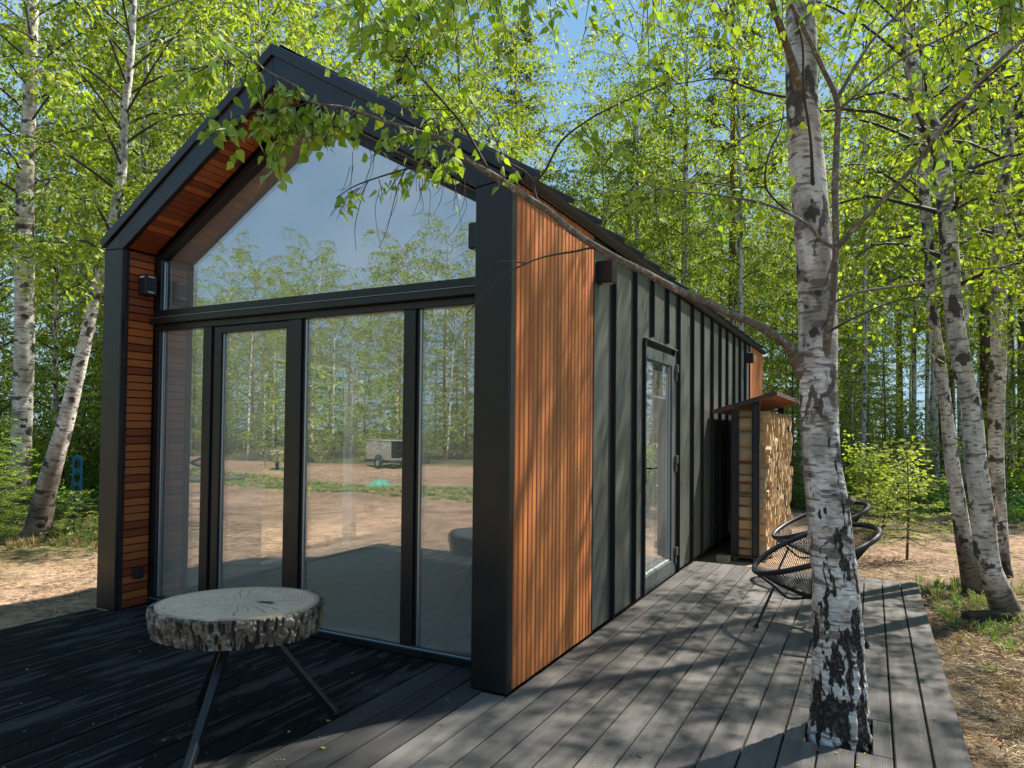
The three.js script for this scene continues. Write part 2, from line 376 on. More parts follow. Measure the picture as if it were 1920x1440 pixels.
  seams.forEach((z, i) => {
    if (i === 0 || i === seams.length - 1) { part('wall_seam', box(-0.012, 0.01, z - 0.004, 0.008, EH - 0.006, z + 0.008, 0.002), M.seam, cabin); return; }
    const y0 = z < dz0 && z > dz1 ? dTop + 0.03 : 0.01;
    part('wall_seam', [box(-0.012, y0, z - 0.009, 0.012, EH - 0.006, z + 0.001, 0.003), box(-0.012, y0, z + 0.0012, 0.024, EH - 0.006, z + 0.012, 0.003)], M.seam, cabin);
  });
  // left long wall and rear gable
  part('wall_core', [box(-W + 0.012, 0.006, -1.30, -W + 0.19, EH + 0.06, -0.31, 0), box(-W + 0.012, 0.006, ZB, -W + 0.19, EH + 0.06, -4.0, 0), box(-W + 0.012, 2.06, -3.9995, -W + 0.19, EH + 0.06, -1.3005, 0)], M.gasket, cabin);
  { // sliding window in the left wall, seen through the room
    const wf = part('side_window', [box(-W + 0.05, 0.04, -3.999, -W + 0.2, 0.1, -1.301, 0.003), box(-W + 0.05, 2.0, -3.999, -W + 0.2, 2.059, -1.301, 0.003), box(-W + 0.05, 0.101, -3.998, -W + 0.2, 1.999, -3.92, 0.003), box(-W + 0.05, 0.101, -1.38, -W + 0.2, 1.999, -1.302, 0.003), box(-W + 0.06, 0.101, -2.69, -W + 0.19, 1.999, -2.61, 0.003)], M.white, cabin);
    const g = new THREE.PlaneGeometry(2.6, 1.92); g.rotateY(Math.PI / 2); g.translate(-W + 0.1, 1.05, -2.65); part('window_pane', g, phys({ color: lin(0.95, 0.97, 0.96), transmission: 1, thickness: 0, roughness: 0, ior: 1.5 }), wf);
  }
  part('rear_wall', prism([[-W + 0.013, 0.006], [-0.023, 0.006], [-0.023, EH + 0.05], [AXX, APEX - 0.13], [-W + 0.013, EH + 0.05]], ZB - 0.02, ZB - 0.001, [], 0), M.gasket, cabin);

  // ------------------------------------------------ glazed front
  const zf = -0.27, zb = -0.345, zg = -0.305, xl = -W + PW - 0.003, xr = -PW + 0.011;
  const bx = (x0, y0, x1, y1, f = zf, b = zb, c = 0.004) => box(x0, y0, b, x1, y1, f, c);
  const yI = (x) => 3.53 - 0.588 * Math.abs(x - AXX), yP = (x) => 3.455 - 0.6 * Math.abs(x - AXX);
  part('gable_window_frame', [
    bx(xl, 2.245, -3.172, 2.64), bx(-0.30, 2.245, xr, 2.64),
    prism([[xl, 2.641], [-3.172, 2.641], [AXX, yP(AXX)], [AXX, yI(AXX)], [xl, yI(xl)]], zb, zf, [], 0.004),
    prism([[xr, 2.641], [xr, yI(xr)], [AXX + 0.001, yI(AXX)], [AXX + 0.001, yP(AXX)], [-0.30, 2.641]], zb, zf, [], 0.004),
  ], M.frame, cabin);
  const gp = [[-3.18, 2.236], [-0.29, 2.236], [-0.29, 2.65], [AXX, yP(AXX) + 0.01], [-3.18, 2.65]];
  const pane = (pts, z) => { const g = new THREE.ShapeGeometry(new THREE.Shape(pts.map((p) => new THREE.Vector2(...p)))); g.translate(0, 0, z); return g; };
  const dbl = (pts, z, parent, name = 'window_pane') => { part(name, pane(pts, z), name === 'gable_pane' ? M.glass : M.glassOuter, parent); part(name, pane(pts, z - 0.018), M.glass, parent); };
  dbl(gp, zg, cabin, 'gable_pane');
  part('glazing_bead', [bar([-3.166, 2.244, zg + 0.008], [-3.166, 2.62, zg + 0.008], 0.008, 0.012, [0, 0, 1], 0.001)], M.bright, cabin);
  part('transom', [bx(xl - 0.02, 2.183, xr, 2.2445, zf + 0.006), bx(xl - 0.02, 2.136, xr, 2.1825, zf + 0.04, zb)], M.frame, cabin);
  part('drip_edge', box(xl - 0.015, 2.1826, zf + 0.0065, xr, 2.1862, zf + 0.0425, 0.001), M.bright, cabin);
  // lower frame: head, jambs, mullions, sill
  part('window_head', bx(xl, 2.088, xr, 2.1358, zf - 0.002), M.frame2, cabin);
  part('window_jamb', bx(xl, 0.062, -3.176, 2.0875, zf - 0.003), M.frame, cabin);
  part('window_jamb', bx(-0.30, 0.062, xr, 2.0875, zf - 0.003), M.frame, cabin);
  for (const [a, b] of [[-2.687, -2.601], [-1.842, -1.722], [-0.879, -0.792]]) part('mullion', [bx(a, 0.062, b, 2.0875, zf), bx(b, 0.062, b + 0.02, 2.0872, zf - 0.02)], M.frame2, cabin);
  part('sill', [bx(xl, 0.004, xr, 0.048, zf + 0.012), bx(xl, 0.0482, xr, 0.0615, zf - 0.004)], M.frame, cabin);
  part('sill_trim', box(xl, 0.0485, zf - 0.003, xr, 0.054, zf + 0.008, 0.001), M.bright, cabin);
  // fixed panes, and the door leaf between the first two mullions
  const rect = (x0, y0, x1, y1) => [[x0, y0], [x1, y0], [x1, y1], [x0, y1]];
  for (const [a, b] of [[-3.18, -2.683], [-1.705, -0.875], [-0.775, -0.295]]) {
    dbl(rect(a, 0.058, b, 2.092), zg, cabin);
    part('glazing_bead', bx(a + 0.004, 0.0618, a + 0.014, 2.0873, zg + 0.012, zg + 0.002, 0.001), M.bright, cabin);
  }
  const leaf = part('glazed_door', [bx(-2.578, 0.065, -2.512, 2.085, zf - 0.012), bx(-1.872, 0.065, -1.8445, 2.085, zf - 0.012), bx(-2.5115, 0.065, -1.8725, 0.12, zf - 0.012), bx(-2.5115, 2.036, -1.8725, 2.085, zf - 0.012)], M.frame2, cabin);
  dbl(rect(-2.52, 0.11, -1.865, 2.045), zg - 0.006, leaf, 'door_pane');
  part('glazing_bead', bx(-2.508, 0.122, -2.497, 2.034, zg + 0.006, zg - 0.004, 0.001), M.bright, leaf);
  // ------------------------------------------------ interior
  const fl = part('interior_floor', box(-W + 0.19, -0.03, ZB + 0.01, -0.215, 0.02, zb - 0.002, 0), M.gasket, cabin);
  for (let i = 0; i < 17; i++) { const x0 = -W + 0.2 + i * 0.178; part('floor_plank', box(x0, 0.021, -6.4, x0 + 0.176, 0.03, zb - 0.003, 0.0015, R(), R() * 3), M.floorWood, cabin); }
  part('interior_wall', [box(-W + 0.191, 0.031, -1.298, -W + 0.215, 2.62, zb - 0.01, 0), box(-W + 0.191, 0.031, -6.45, -W + 0.215, 2.62, -4.002, 0), box(-W + 0.191, 2.062, -4.0015, -W + 0.215, 2.62, -1.2985, 0), box(-0.24, 0.031, -2.38, -0.215, 2.62, zb - 0.01, 0), box(-0.24, 0.031, -6.45, -0.215, 2.62, -3.42, 0), box(-0.24, 2.12, -3.4195, -0.215, 2.62, -2.3805, 0),
    prism([[-W + 0.216, 0.031], [-0.241, 0.031], [-0.241, 2.62], [AXX, 3.5], [-W + 0.216, 2.62]], -6.45, -6.40, [], 0)], M.white, cabin);
  for (const s of [-1, 1]) {
    const ex = s < 0 ? -W + 0.19 : -0.214, pts = [[AXX, 3.52], [AXX, 3.56], [ex, 2.66], [ex, 2.615]];
    part('interior_ceiling', prism(s < 0 ? pts : pts, -6.46, zb - 0.011, [], 0), M.white, cabin);
  }
  // ------------------------------------------------ side door
  const door = part('side_door', [
    box(-0.075, 0.03, -2.452, -0.004, 2.07, -2.405, 0.004), box(-0.075, 0.03, -3.395, -0.004, 2.07, -3.29, 0.004),
    box(-0.075, 0.03, -3.2895, -0.004, 0.145, -2.4525, 0.004), box(-0.075, 1.965, -3.2895, -0.004, 2.07, -2.4525, 0.004)], std({ color: lin(0.085, 0.095, 0.092), roughness: 0.42, metalness: 0.1 }), cabin);
  for (const x of [-0.035, -0.055]) { const g = new THREE.PlaneGeometry(0.85, 1.83); g.rotateY(Math.PI / 2); g.translate(x, 1.055, -2.871); part('door_pane', g, x > -0.04 ? M.glassOuter : M.glass, door); }
  part('glazing_bead', [box(-0.034, 0.147, -3.288, -0.02, 1.963, -3.268, 0.002), box(-0.034, 0.1455, -3.288, -0.02, 0.16, -2.454, 0.002)], std({ color: lin(0.4, 0.42, 0.41), roughness: 0.4 }), door);
  const h = part('door_handle', [box(-0.0035, 0.93, -2.447, 0.006, 1.13, -2.417, 0.003), tube([[0.004, 1.05, -2.432], [0.05, 1.05, -2.432], [0.056, 1.05, -2.45], [0.056, 1.048, -2.56]], 0.009, { seg: 8, sub: 3 })], M.blackMetal, door);
  const hingeMat = std({ color: lin(0.16, 0.15, 0.14), roughness: 0.35, metalness: 0.6 });
  for (const y of [0.2, 1.068, 1.934]) part('hinge', [box(-0.0035, y - 0.02, -3.425, 0.026, y + 0.055, -3.385, 0.003), box(-0.0035, y - 0.1, -3.42, 0.014, y - 0.021, -3.395, 0.003)], hingeMat, door);
  part('door_frame', [box(-0.09, 0.006, -2.404, 0.014, 2.122, -2.376, 0.003), box(-0.09, 0.006, -3.42, -0.006, 2.122, -3.397, 0.003), box(-0.09, 2.072, -3.3965, -0.03, 2.122, -2.4045, 0.002), box(-0.09, 0.006, -3.3965, 0.0, 0.028, -2.4045, 0.003)], M.gasket, cabin);
  part('door_drip_edge', box(-0.09, 2.1225, -3.424, 0.02, 2.127, -2.376, 0.001), M.bright, cabin);
  // ------------------------------------------------ wall lamps and socket
  const lamp = (o, g2, p) => { const m = part('wall_lamp', o, M.lampBody, cabin); part('lamp_lens', g2, M.lampGlass, m); return m; };
  lamp(box(-0.012, 2.37, -1.37, 0.105, 2.52, -1.275, 0.004), [box(0.02, 2.366, -1.35, 0.09, 2.3695, -1.295, 0.001), box(0.02, 2.5205, -1.35, 0.09, 2.524, -1.295, 0.001)]);
  lamp(box(-0.012, 2.37, -7.62, 0.105, 2.52, -7.525, 0.004), [box(0.02, 2.366, -7.6, 0.09, 2.3695, -7.545, 0.001), box(0.02, 2.5205, -7.6, 0.09, 2.524, -7.545, 0.001)]);
  lamp(box(-W + PW - 0.003, 2.345, -0.225, -W + PW + 0.085, 2.5, -0.13, 0.004), [box(-W + PW + 0.02, 2.47, -0.1298, -W + PW + 0.07, 2.485, -0.126, 0.001), box(-W + PW + 0.0855, 2.36, -0.20, -W + PW + 0.088, 2.372, -0.15, 0.001), box(-W + PW + 0.0855, 2.475, -0.20, -W + PW + 0.088, 2.487, -0.15, 0.001)]);
  lamp(box(-PW - 0.078, 2.35, -0.14, -PW + 0.013, 2.49, -0.055, 0.004), [box(-PW - 0.06, 2.346, -0.12, -PW - 0.01, 2.3495, -0.07, 0.001), box(-PW - 0.06, 2.4905, -0.12, -PW - 0.01, 2.494, -0.07, 0.001)]);
  part('wall_socket', [box(-W + PW - 0.004, 0.215, -0.215, -W + PW + 0.025, 0.295, -0.135, 0.005), box(-W + PW + 0.0255, 0.225, -0.205, -W + PW + 0.035, 0.285, -0.145, 0.004)], M.lampBody, cabin);
}
// the dining things that show through the glass
{
  const t = thing('round_table', 'round table with pale top and olive splayed legs behind the right glass pane', 'table', [-0.62, 0.03, -1.75]);
  const top = new THREE.LatheGeometry([[0, 0.66], [0.40, 0.66], [0.47, 0.70], [0.48, 0.72], [0.475, 0.735], [0, 0.736]].map((p) => new THREE.Vector2(...p)), 40);
  part('tabletop', top, M.white, t);
  const under = new THREE.LatheGeometry([[0.03, 0.40], [0.2, 0.45], [0.36, 0.56], [0.43, 0.659], [0, 0.659]].map((p) => new THREE.Vector2(...p)), 32);
  part('bowl', under, M.olive, t);
  for (let k = 0; k < 3; k++) { const a = 0.5 + k * 2.094; part('leg', tube([[0.1 * Math.cos(a), 0.42, 0.1 * Math.sin(a)], [0.36 * Math.cos(a), 0.001, 0.36 * Math.sin(a)]], [0.02, 0.014], { seg: 10, sub: 2 }), M.olive, t); }
}
// ---------------------------------------------------------------- the deck
const GY = -0.12;                                                     // sand level round the deck
{
  const deck = thing('deck', 'grooved timber deck wrapping the front and right side of the cabin', 'deck');
  const R = rng(23), P = 0.145, G = 0.0085, zF = 2.73, zBk = -4.162;
  const lanes = 38;
  for (let i = 0; i < lanes; i++) {
    const x1 = 14 * P - i * P - G / 2, x0 = x1 - P + G;                // from the right edge leftwards
    const side = x0 > -0.01, zEnd = side ? zBk : x1 < -W + PW - 0.02 || x0 > -PW ? -0.0 : -0.3;
    const cuts = [zF];
    if (side) { const j = i % 2 ? -0.69 : 1.55; if (i > 4 && i % 3 === 1) cuts.push(j); }
    else if (i % 3 === 0) cuts.push(0.31 + (i % 2) * 0.8);
    cuts.push(zEnd);
    const xm = (x0 + x1) / 2;
    for (let k = 0; k + 1 < cuts.length; k++) {
      let za = cuts[k], zb = cuts[k + 1];
      const pool = xm < -0.55 + 0.25 * (R() - 0.5) ? M.deckDarkShade : xm < -0.1 ? M.deckMidShade : M.deckLight;  // painted shade deepens lane by lane towards the cabin front
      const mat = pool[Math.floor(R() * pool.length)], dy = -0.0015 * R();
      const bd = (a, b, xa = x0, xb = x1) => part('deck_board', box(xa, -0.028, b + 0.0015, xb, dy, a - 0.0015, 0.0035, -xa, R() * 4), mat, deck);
      // the square opening for the birch
      const hx0 = 1.385, hx1 = 1.66, hz0 = -0.605, hz1 = -0.20;
      if (x1 > hx0 + 0.001 && x0 < hx1 - 0.001 && za > hz1 && zb < hz0) {
        bd(za, hz1); bd(hz0, zb);
        if (x0 < hx0 - 0.012) bd(hz1 - 0.0, hz0, x0, hx0);
        if (x1 > hx1 + 0.012) bd(hz1 - 0.0, hz0, hx1, x1);
      } else bd(za, zb);
    }
  }
  for (let k = 0; k < 12; k++) { const z = 2.6 - k * 0.6; if (z > zBk + 0.05) part('joist', box(z > -0.1 ? -3.44 : 0.03, -0.115, z - 0.045, z < -0.15 && z > -0.7 ? 1.36 : 2.01, -0.03, z, 0.002), M.under, deck); }
}

// ---------------------------------------------------------------- stump table
{
  const t = thing('stump_table', 'low table made of a bark edged log slice on black splayed steel legs', 'table', [-0.93, 0, 0.883]);
  const R = rng(5), N = 128, H0 = 0.43, H1 = 0.56;
  // outline: 0.379 across the view, 0.30 along it
  const ang0 = Math.atan2(-0.463, 0.886);
  const rad = (a) => { const c = Math.cos(a - ang0) , s = Math.sin(a - ang0); const e = 1 / Math.hypot(c / 0.382, s / 0.315); return e * (1 + 0.022 * (noise3(Math.cos(a) * 2 + 5, Math.sin(a) * 2 + 5, 1, 3) - 0.5) * 2 + 0.015 * Math.sin(3 * a + 1)); };
  const wood = tex(1024, 1024, (u, v) => {
    const x = u * 2 - 1, y = v * 2 - 1, a = Math.atan2(y, x), w = 0.06 * (fbm(u, v, 5, 5, 201, 4) - 0.5);
    const r = Math.hypot(x + 0.06, y - 0.03) + w, ring = 0.5 + 0.5 * Math.sin(r * 150 + 5 * fbm(u, v, 8, 8, 203, 3));
    let k = 0.72 + 0.26 * ring + 0.3 * (fbm(u, v, 60, 60, 205, 3) - 0.5) + 0.35 * (fbm(u, v, 4, 4, 207, 4) - 0.5);
    const crack = Math.abs(mod(a * 23 / 6.283 + 0.8 * fbm(u, v, 10, 10, 211, 2), 1) - 0.5);
    if (crack < 0.05 && r > 0.2 && r < 0.85 && fbm(u, v, 7, 7, 213, 2) > 0.5) k *= 0.4;
    const hole = Math.hypot((x - 0.33) * 1.3 + (y + 0.12) * 0.4, (y + 0.12) * 3.2);
    k *= mix(0.06, 1, step(0.13, 0.24, hole + 0.08 * (fbm(u, v, 30, 30, 215, 2) - 0.5)));
    const rot = step(0.62, 0.75, fbm(u, v, 9, 9, 217, 3)) * step(0.45, 0.1, Math.hypot(x + 0.05, y - 0.05));
    const c = [0.76, 0.53, 0.36].map((q, i) => mix(q * k, [0.55, 0.48, 0.28][i], rot * 0.7));
    return S(...c);
  });
  const woodMat = std({ map: wood, roughness: 0.85, bumpMap: wood, bumpScale: 0.002 });
  const top = new THREE.BufferGeometry(), P = [0, H1, 0], U = [0.5, 0.5], I = [];
  const rings = 10;
  for (let k = 1; k <= rings; k++) for (let j = 0; j <= N; j++) { const a = (j / N) * 6.28318, q = k / rings, r = (rad(a) - 0.022) * q; P.push(r * Math.cos(a), H1 + 0.0015 * Math.sin(r * 60 + a * 3), r * Math.sin(a)); U.push(0.5 + 0.5 * q * Math.cos(a), 0.5 + 0.5 * q * Math.sin(a)); }
  for (let j = 0; j < N; j++) I.push(0, 2 + j, 1 + j);
  for (let k = 0; k + 1 < rings; k++) for (let j = 0; j < N; j++) { const a = 1 + k * (N + 1) + j, b = a + N + 1; I.push(a, a + 1, b, b, a + 1, b + 1); }
  const last = 1 + (rings - 1) * (N + 1), wall = P.length / 3;
  for (let j = 0; j <= N; j++) { const q = (last + j) * 3; P.push(P[q], H0 + 0.02, P[q + 2]); U.push(U[(last + j) * 2], U[(last + j) * 2 + 1]); }
  for (let j = 0; j < N; j++) I.push(last + j, last + j + 1, wall + j, wall + j, last + j + 1, wall + j + 1);
  top.setAttribute('position', new THREE.Float32BufferAttribute(P, 3)); top.setAttribute('uv', new THREE.Float32BufferAttribute(U, 2)); top.setIndex(I); top.computeVertexNormals();
  part('tabletop', top, woodMat, t);
  // bark ring: rough plates, with a gap to the wood along the front
  const barkF = (u, v) => { const w = 0.004 * (fbm(u, v, 90, 6, 231, 3) - 0.5), a = fbm(u + w, v, 150, 3, 221, 2), b = fbm(u + w * 2, v, 110, 7, 235, 2), n = fbm(u, v, 320, 22, 223, 2); return clamp(step(0.3, 0.55, a) * (0.5 + 0.6 * step(0.35, 0.6, b)) * (0.5 + 0.8 * n)); };
  const barkTex = tex(2048, 192, (u, v) => {
    const f = barkF(u, v), p = fbm(u, v, 320, 26, 225, 3), l = step(0.55, 0.66, fbm(u, v, 40, 5, 233, 4)), m = step(0.52, 0.7, fbm(u, v, 22, 3, 227, 3));
    const k = 0.12 + 1.5 * f * (0.35 + 0.9 * p);
    let c = [0.155 * k, 0.115 * k, 0.080 * k];
    c = c.map((q, i) => mix(q, [0.30, 0.28, 0.25][i] * (0.15 + 1.2 * f * p * 1.6), l * 0.7)); c = c.map((q, i) => mix(q, [0.12, 0.13, 0.045][i] * (0.1 + 1.3 * f * p * 1.5), m * 0.5));
    return S(...c);
  }, true);
  const rows = 26, NB = 900, BP = [], BU = [], BI = [];
  for (let k = 0; k <= rows; k++) for (let j = 0; j <= NB; j++) {
    const a = (j / NB) * 6.28318, t2 = k / rows;
    let y, r = rad(a);
    const u = j / NB, front = step(0.3, -0.6, Math.cos(a - ang0 + 1.57));
    const rough = 0.012 * (barkF(u, 1 - t2) - 0.6) + 0.014 * (fbm(u, t2, 24, 2, 229, 2) - 0.5);
    if (k <= 3) { const q = k / 3; r = rad(a) - 0.019 + q * 0.017; y = H1 - 0.006 * front * (1 - q) - 0.004 + 0.006 * (noise3(a * 6, 1, q, 9) - 0.5); }
    else { const q = (k - 3) / (rows - 3); y = H1 - 0.005 - q * (H1 - H0 - 0.005); r += 0.004 + rough * step(0, 0.1, q) - 0.018 * q * q; }
    BP.push(r * Math.cos(a), y, r * Math.sin(a)); BU.push(u, 1 - t2);
  }
  for (let k = 0; k < rows; k++) for (let j = 0; j < NB; j++) { const a = k * (NB + 1) + j, b = a + NB + 1; BI.push(a, a + 1, b, b, a + 1, b + 1); }
  const bark = new THREE.BufferGeometry(); bark.setAttribute('position', new THREE.Float32BufferAttribute(BP, 3)); bark.setAttribute('uv', new THREE.Float32BufferAttribute(BU, 2)); bark.setIndex(BI); bark.computeVertexNormals();
  part('bark', bark, std({ map: barkTex, roughness: 0.95 }), t);
  const under = new THREE.CircleGeometry(0.36, 48); under.rotateX(Math.PI / 2); under.scale(0.98, 1, 0.82); under.rotateY(-ang0); under.translate(0, H0 + 0.012, 0);
  part('underside', under, woodMat, t);
  part('mounting_plate', box(-0.11, H0 - 0.002, -0.11, 0.11, H0 + 0.008, 0.11, 0.002), M.blackMetal, t);
  const feet = [[-1.251, 0.841], [-0.617, 0.583], [-0.735, 1.30]], tops = [[-1.0, 0.875], [-0.83, 0.83], [-0.90, 0.96]];
  feet.forEach(([x, z], i) => {
    const d = [-0.93, 0.883], lg = part('leg', bar([x - d[0], 0.002, z - d[1]], [tops[i][0] - d[0], H0, tops[i][1] - d[1]], 0.036, 0.036, [0, 1, 0.2], 0.006), M.blackMetal, t);
    part('foot', tube([[x - d[0], 0.0005, z - d[1]], [x - d[0], 0.012, z - d[1]]], 0.022, { seg: 12, sub: 1 }), M.gasket, lg);
  });
}

// ---------------------------------------------------------------- cord chairs
function makeChair(label, group) {
  const t = thing('cord_chair', label, 'chair', [0, 0, 0], 0, group);
  // local axes: +x is the way the sitter faces; the low front lip lies there
  const ring = [], Nr = 28;
  for (let k = 0; k < Nr; k++) {
    const a = (k / Nr) * 2 * Math.PI, c = Math.cos(a), s = Math.sin(a);
    const x = 0.40 * c + 0.0, z = (0.385 - 0.05 * c) * s;
    const y = 0.535 - 0.385 * x + 0.02 * Math.max(0, -c) + 0.02 * s * s;
    ring.push(new THREE.Vector3(x, y, z));
  }
  const rm = std({ color: lin(0.016, 0.014, 0.020), roughness: 0.5 });
  part('hoop', tube(ring, 0.019, { seg: 10, sub: 4, closed: true, cap: false }), rm, t);
  const base = [];
  for (let k = 0; k < 16; k++) { const a = (k / 16) * 2 * Math.PI; base.push(new THREE.Vector3(0.06 * Math.cos(a) + 0.015, 0.215, 0.05 * Math.sin(a))); }
  part('base_ring', tube(base, 0.009, { seg: 6, sub: 3, closed: true, cap: false }), rm, t);
  const curve = new THREE.CatmullRomCurve3(ring, true, 'centripetal'), bc = new THREE.CatmullRomCurve3(base, true, 'centripetal');
  const cm = std({ color: lin(0.011, 0.010, 0.014), roughness: 0.45 }), nC = 124, cords = [];
  for (let k = 0; k < nC; k++) {
    const a = curve.getPoint(k / nC), b = bc.getPoint(k / nC), m = a.clone().lerp(b, 0.5); m.y -= 0.012;
    cords.push(tube([a, m, b], 0.0028, { seg: 5, sub: 3, cap: false }));
  }
  const c = part('cords', cords, cm, t);
  tag(c, null, null, null, 'stuff');
  // under-frame: four bent rods from hoop to base, and four straight legs
  for (const [fx, fz] of [[0.411, -0.042], [-0.175, -0.431], [-0.263, 0.343]]) {
    const k = mod(Math.atan2(fz, fx) / (2 * Math.PI), 1), a = curve.getPoint(k), foot = new THREE.Vector3(fx, 0.004, fz);
    const knee = new THREE.Vector3(a.x * 0.42 + 0.015, 0.205, a.z * 0.42);
    part('strut', tube([a.clone().add(new THREE.Vector3(0, -0.012, 0)), a.clone().lerp(knee, 0.55), knee, new THREE.Vector3(a.x * 0.1, 0.207, a.z * 0.1)], 0.0085, { seg: 8, sub: 4 }), rm, t);
    const hip = a.clone().lerp(knee, 0.55);
    const leg = part('leg', tube([hip, foot.clone().lerp(hip, 0.5), foot], 0.0095, { seg: 8, sub: 2 }), rm, t);
    part('foot_cap', tube([foot, foot.clone().lerp(hip, 0.07)], [0.0155, 0.013], { seg: 10, sub: 1 }), M.gasket, leg);
  }
  return t;
}
const chairA = makeChair('black cord chair on the side deck, half hidden behind the big birch trunk, nearer one', 'cord chairs');
chairA.position.set(1.30, 0, -2.13); chairA.rotation.y = Math.PI + 0.42;
const copyThing = (o, pos, turn, label, group) => {
  const c = o.clone(); const base = o.name.replace(/_\d{3}$/, ''); c.name = numbered(base); scene.add(c); c.position.set(...pos); c.rotation.set(0, turn, 0);
  c.userData = { ...o.userData }; if (label) c.userData.label = label; if (group) c.userData.group = group; return c;
};
copyThing(chairA, [1.23, 0, -3.83], Math.PI + 0.35, 'black cord chair farther along the deck beside the firewood rack');

// ---------------------------------------------------------------- firewood rack and logs
{
  const rk = thing('firewood_rack', 'rusty steel rack with sloping roof holding split firewood against the cabin wall', 'rack');
  const z0 = -5.0, z1 = -7.45, xL = 0.235, xR = 0.545, top = 1.62;
  const chan = (x0, x1, z, h) => [box(x0, GY, z - 0.006, x1, h, z, 0.002), box(x0, GY, z + 0.0002, x0 + 0.006, h, z + 0.045, 0.002), box(x1 - 0.006, GY, z + 0.0002, x1, h, z + 0.045, 0.002)];
  part('post', chan(xL, xL + 0.083, z0 - 0.045, 1.605), M.steel, rk); part('post', chan(xR - 0.085, xR, z0 - 0.045, 1.70), M.steel, rk);
  part('post', chan(xL, xL + 0.083, z1, 1.605), M.steel, rk); part('post', chan(xR - 0.085, xR, z1, 1.70), M.steel, rk);
  const foot = (x0, x1) => [box(x0, GY - 0.002, z1 - 0.02, x1, GY + 0.05, z0 + 0.01, 0.003)];
  part('base_rail', foot(xL + 0.02, xL + 0.07), M.rust, rk); part('base_rail', foot(xR - 0.07, xR - 0.02), M.rust, rk);
  part('base_plate', box(xL - 0.01, GY + 0.051, z0 - 0.06, xR + 0.01, GY + 0.06, z0 + 0.02, 0.002), M.rust, rk);
  // roof: a plank deck with steel edge, rising away from the wall
  const rs = [0.03, 1.575], re = [0.725, 1.785];
  const roof = [];
  part('roof_edge', [bar([rs[0], rs[1], z0 + 0.03], [re[0], re[1], z0 + 0.03], 0.006, 0.05, [0, 1, 0], 0.001), bar([re[0] + 0.004, re[1], z0 + 0.033], [re[0] + 0.004, re[1], z1 - 0.1], 0.006, 0.05, [0, 1, 0], 0.001)], M.rust, rk);
  for (let i = 0; i < 6; i++) { const a = i / 6, b = (i + 1) / 6; part('roof_plank', bar([mix(rs[0], re[0], (a + b) / 2), mix(rs[1], re[1], (a + b) / 2), z0 + 0.026], [mix(rs[0], re[0], (a + b) / 2), mix(rs[1], re[1], (a + b) / 2), z1 - 0.1], 0.116, 0.02, [-0.29, 0.957, 0], 0.002, i * 0.7), M.stain[1], rk); }
  part('roof_sheet', bar([(rs[0] + re[0]) / 2, (rs[1] + re[1]) / 2 + 0.013, z0 + 0.04], [(rs[0] + re[0]) / 2, (rs[1] + re[1]) / 2 + 0.013, z1 - 0.11], 0.74, 0.004, [-0.29, 0.957, 0], 0.001), M.rust, rk);
  const blk = part('bearer', box(0.10, GY, z0 + 0.02, 0.24, GY + 0.07, z0 + 0.16, 0.004), std({ color: lin(0.42, 0.33, 0.22), roughness: 0.8 }), rk);

  const R = rng(77);
  const end = tex(256, 256, (u, v) => { const r = Math.hypot(u - 0.1, v + 0.1), ring = 0.5 + 0.5 * Math.sin(r * 90 + 4 * fbm(u, v, 6, 6, 301, 3)); return S(0.66, 0.49, 0.30, 0.75 + 0.2 * ring + 0.5 * (fbm(u, v, 24, 24, 303, 3) - 0.5)); }, true, [8, 8]);
  const flank = tex(256, 256, (u, v) => S(0.60, 0.43, 0.25, 0.6 + 0.6 * fbm(u, v, 3, 30, 305, 4)), true, [3, 3]);
  const barkT = tex(256, 256, (u, v) => { const f = fbm(u, v, 6, 20, 307, 4), w = step(0.55, 0.65, fbm(u, v, 4, 6, 309, 3)); return S(mix(0.06, 0.4, w) * (0.4 + f), mix(0.045, 0.38, w) * (0.4 + f), mix(0.035, 0.34, w) * (0.4 + f)); }, true, [1.3, 1.3]);
  const logMats = [
    [std({ map: flank, roughness: 0.85 }), std({ map: end, roughness: 0.9 })],
    [std({ map: flank, color: lin(0.8, 0.72, 0.65), roughness: 0.85 }), std({ map: end, color: lin(0.85, 0.75, 0.66), roughness: 0.9 })],
    [std({ map: barkT, roughness: 0.95 }), std({ map: end, color: lin(1.05, 1.0, 0.95), roughness: 0.9 })],
    [std({ map: flank, color: lin(1.1, 1.06, 1.0), roughness: 0.85 }), std({ map: end, color: lin(1.12, 1.08, 1.05), roughness: 0.9 })],
  ];
  // split billet: wedge section, lying along x, section in (y, z)
  const billet = (kind, seed) => {
    const q = rng(seed), pts = [];
    const n = kind === 2 ? 9 : 3 + Math.floor(q() * 2);
    for (let i = 0; i < n; i++) { const a = (i / n) * 6.283 + (q() - 0.5) * 0.5, r = 0.55 + 0.45 * q(); pts.push(new THREE.Vector2(Math.cos(a) * r * 0.5, Math.sin(a) * r * 0.5)); }
    const g = new THREE.ExtrudeGeometry(new THREE.Shape(pts), { depth: 1, bevelEnabled: true, bevelThickness: 0.006, bevelSize: 0.02, bevelOffset: -0.02, bevelSegments: 1, curveSegments: 2 });
    return g;
  };
  const kinds = [0, 1, 2, 3].map((k) => [0, 1, 2].map((j) => billet(k, 900 + k * 10 + j)));
  const stack = thing('firewood_stack', 'tall stack of pale split birch firewood inside the rusty steel rack', 'firewood', [0, 0, 0]);
  const logs = [];
